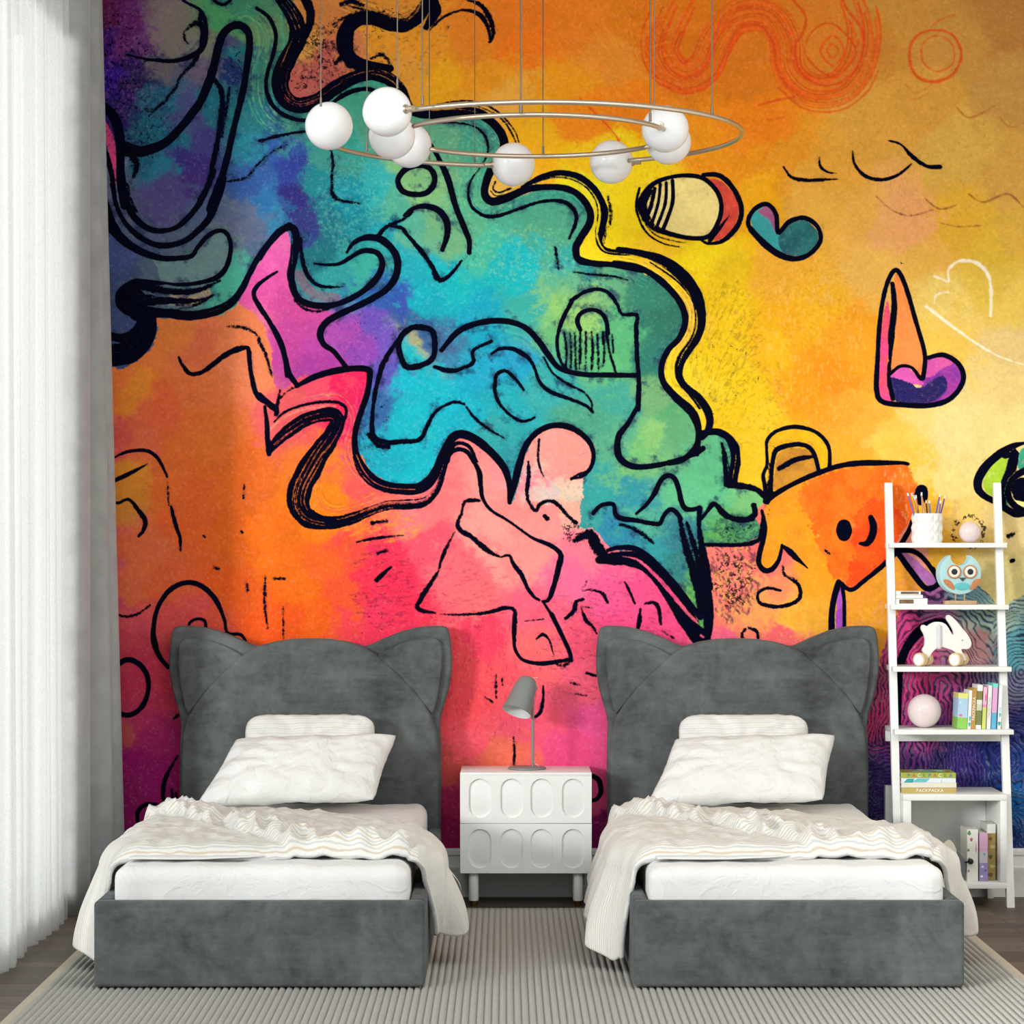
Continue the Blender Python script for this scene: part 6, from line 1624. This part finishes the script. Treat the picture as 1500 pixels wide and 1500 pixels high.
BYc = 10.075
def b8(x): return P(1390+x/16.67, 0, BYc)[0]
zs = .6614
gb = 'books standing on the shelf'
def hh_(y): return P(0, 1000+y/16.67, BYc)[2]-zs
lean = math.radians(2.6)
WHT = (240, 240, 238)
data = [('pale blue and green picture book with a yellow top, first in the leaning row', 200, 440, 265, [(.32, (142, 200, 90)), (.86, (176, 208, 230)), (1, (230, 226, 130))], None, [(-.2, .38, .35, .07, (220, 120, 130)), (-.25, .75, .12, .05, WHT)]),
        ('thin white book between the blue and green book and the ochre book', 452, 528, 190, [(1, WHT)], None, [(.05, .12, .7, .12, (60, 170, 170)), (.1, .27, .6, .14, (90, 190, 190))]),
        ('ochre book with white capital letters down its spine', 535, 640, 145, [(1, (190, 146, 70))], 'PACKPACKA', None),
        ('olive and white book right of the ochre book', 652, 782, 55, [(.09, WHT), (.42, (120, 130, 76)), (.56, (205, 208, 180)), (.66, (226, 228, 210)), (.86, (132, 128, 70)), (1, WHT)], None, None),
        ('narrow book with pink upper and lime lower spine', 803, 895, 105, [(.52, (206, 216, 110)), (.58, (226, 140, 180)), (1, (234, 186, 212))], None, [(.2, .75, .3, .2, (220, 80, 120))]),
        ('plain white book right of the narrow pink and lime book', 918, 1012, 70, [(1, (236, 232, 232))], 'PACKPACKA', None),
        ('pink book with a mint top and sky blue foot', 1030, 1150, 25, [(.36, (96, 176, 212)), (.91, (226, 170, 212)), (1, (120, 226, 206))], None, None),
        ('white book with teal marks, last in the leaning row', 1183, 1262, 50, [(1, (236, 240, 240))], None, [(0, .12, .8, .1, (50, 160, 160)), (.1, .32, .6, .1, (80, 190, 190)), (.1, .44, .6, .12, (190, 222, 226))])]
M_faint = simple('faint_pink_print', (222, 190, 196), .6)
for lab, xa, xb, yt, bands, txt, spots in data:
    w = b8(xb)-b8(xa); x = (b8(xa)+b8(xb))/2
    book(lab, x, BYc, zs, w, hh_(yt), .115, bands, lean, math.radians(0), gb, txt, M_faint if 'plain white' in lab else M_ltr_w, spots=spots)

# books inside the cube
CBY = 10.03; zc = .0945
def c4(x, Y=CBY): return P(1270+x/4.054, 0, Y)[0]
def ch4(y, Y=CBY): return P(0, 980+y/4.054, Y)[2]-zc
gc = 'books inside the cube'
for lab, xa, xb, yt, bands, txt, spots in [
        ('white floral book farthest left inside the cube', 594, 660, 952, [(1, (232, 230, 220))], None, [(-.3, .93, .3, .09, (90, 150, 70)), (-.1, .80, .25, .07, (200, 90, 110)), (-.38, .6, .2, .06, (90, 150, 70)), (-.3, .42, .25, .08, (120, 160, 90)), (-.36, .2, .2, .06, (210, 120, 130)), (.32, .65, .12, .22, (216, 150, 170))]),
        ('pink and lilac patterned book in the middle inside the cube', 667, 717, 975, [(.38, (150, 140, 190)), (.62, (206, 196, 206)), (1, (214, 168, 196))], None, [(-.2, .1, .3, .05, (235, 235, 240)), (.2, .22, .3, .05, (90, 100, 170)), (-.1, .3, .3, .05, (235, 215, 235)), (.1, .56, .3, .06, (110, 180, 190))]),
        ('tall gold and brown book with a pale top inside the cube', 719, 770, 925, [(.84, (164, 142, 76)), (1, (224, 224, 216))], None, [(-.1, .1, .6, .08, (110, 86, 40)), (.1, .25, .6, .06, (206, 186, 120)), (-.1, .42, .5, .08, (110, 90, 44)), (.1, .6, .6, .07, (200, 180, 110)), (-.1, .74, .5, .06, (120, 96, 48))])]:
    w = c4(xb)-c4(xa)-.0006; x = (c4(xa)+c4(xb))/2
    book(lab, x, CBY+(.02 if 'gold' in lab else 0), zc, w, ch4(yt), .15, bands, 0, 0, gc, txt, None, spots=spots)

# wooden bird toy half hidden by the duvet
TY = 10.03
def c5(x, y): p = P(1270+x/4.054, 980+y/4.054, TY); return (p[0], p[2])
ty = thing('toy_bird', 'wooden toy bird with cream wing and grey body inside the cube, half behind the duvet', 'toy', (c5(520, 0)[0], TY, zc))
def t2(x, y): a, b = c5(x, y); return (a-ty.location.x, b-ty.location.z)
M_cream = simple('cream_toy', (226, 220, 200), .6); M_tgrey = simple('grey_toy', (108, 110, 116), .6)
bm = bmesh.new(); prism(bm, [t2(*p) for p in catmull([(525, 1075), (560, 1105), (590, 1150), (592, 1190), (570, 1238), (500, 1238), (470, 1200), (480, 1130)], 4, True)], .006, .030, .003, 3); mesh_obj('body', bm, M_tgrey, ty, 50)
bm = bmesh.new(); prism(bm, [t2(*p) for p in catmull([(430, 1070), (455, 1035), (485, 1014), (512, 1035), (530, 1075), (528, 1115), (500, 1130), (455, 1100)], 4, True)], -.006, .0055, .002, 3); mesh_obj('wing', bm, M_cream, ty, 50)
a = t2(414, 1058); bm = bmesh.new(); sphere(bm, (a[0], .008, a[1]), .013, 24, 16); mesh_obj('head', bm, simple('orange_wood', (214, 160, 96), .5), ty, 180)
a = t2(611, 1140); bm = bmesh.new(); sphere(bm, (a[0], -.016, a[1]), .0112, 24, 16); mesh_obj('knob', bm, M_black, ty, 180)
bm = bmesh.new(); tube(bm, [(a[0], -.012, a[1]), (t2(590, 1150)[0]-.004, .01, t2(590, 1150)[1])], .003, 10); mesh_obj('peg', bm, M_black, ty)

# stack on the cube
SY = 10.04
def c6(x): return P(1270+x/4.054, 0, SY)[0]
def z6(y): return P(0, 980+y/4.054, SY)[2]
def flatbook(lab, xa, xb, ya_, yb_, c, txt=None, tc=None, spots=None, z=None):
    z0 = z6(yb_) if z is None else z; z1 = z6(ya_); h = z1-z0-.0004
    x0, x1 = max(c6(xa), 1.4872), c6(xb); t = thing('book', lab, 'book', ((x0+x1)/2, SY, z0), 0, 'books lying on the cube'); hw = (x1-x0)/2
    m = simple('cover_%02x%02x%02x' % tuple(c), c, .45, var=.03)
    bm = bmesh.new(); D_ = .155
    box(bm, -hw, hw, 0, .0018, 0, h); box(bm, -hw, hw, .0018, D_, 0, .0018); box(bm, -hw, hw, .0018, D_, h-.0018, h)
    mesh_obj('cover', bm, m, t)
    bm = bmesh.new(); box(bm, -hw+.003, hw-.003, .0019, D_-.003, .0019, h-.0019); mesh_obj('pages', bm, M_page, t)
    if txt:
        cols = tc if isinstance(tc, list) else [tc]
        n = len(txt)
        for q, chh in enumerate(txt):
            fx = -.74+1.55*q/(n-1) if len(cols) > 1 else -.42+.9*q/(n-1)
            letters(chh, h*(1.0 if len(cols) > 1 else .8), cols[q % len(cols)], Matrix.Translation((fx*hw, -.0006, h*.46)) @ Matrix.Rotation(math.radians(90), 4, 'X'), t, 'letter')
    for (sx, sw, cz, chh, cc) in (spots or []):
        bm = bmesh.new(); prism(bm, [(sx*hw-sw*hw, h*(cz-chh)), (sx*hw+sw*hw*.6, h*(cz-chh)), (sx*hw+sw*hw, h*(cz+chh)), (sx*hw-sw*hw*.3, h*(cz+chh))], -.0004, .0002)
        mesh_obj('cover_print', bm, simple('print_%02x%02x%02x' % tuple(cc), cc, .5), t)
    return t, hw, h
mc_ = [simple('ltr_%d' % k, c, .5) for k, c in enumerate([(70, 110, 190), (214, 80, 110), (240, 240, 235), (60, 160, 130)])]
flatbook('ochre book with pale letters, lowest of the stack on the cube', 197, 530, 703.5, 732, (186, 164, 96), 'PACKPACKA', M_ltr_w, z=.4234)
flatbook('plain cream book, second from the bottom of the stack on the cube', 203, 531, 675, 703.5, (226, 220, 204))
flatbook('white book with teal marks, second from the top of the stack on the cube', 199, 527, 647, 675, (228, 234, 236), 'IJ', simple('pale_blue_print', (150, 180, 205), .5), [(-.72, .2, .45, .42, (60, 160, 165)), (-.3, .35, .5, .4, (110, 190, 195))])
tb, hw, h = flatbook('lime green book with colourful letters on top of the stack on the cube', 197, 528, 616, 646.5, (166, 176, 62), 'PACKPACKA', mc_)
for k, (fx, fy, r, c) in enumerate([(-.7, .05, .02, (210, 90, 120)), (-.35, .1, .016, (90, 150, 190)), (-.5, .02, .012, (230, 170, 180)), (.1, .06, .03, (110, 190, 190)), (.45, .08, .03, (190, 225, 225)), (.75, .05, .014, (206, 80, 110)), (-.1, .12, .014, (240, 240, 230))]):
    bm = bmesh.new(); bmesh.ops.create_circle(bm, cap_ends=True, segments=20, radius=r, matrix=Matrix.Translation((fx*hw, fy+.01, h+.0004)))
    mesh_obj('cover_print', bm, simple('print_%02x%02x%02x' % tuple(c), c, .5), tb)
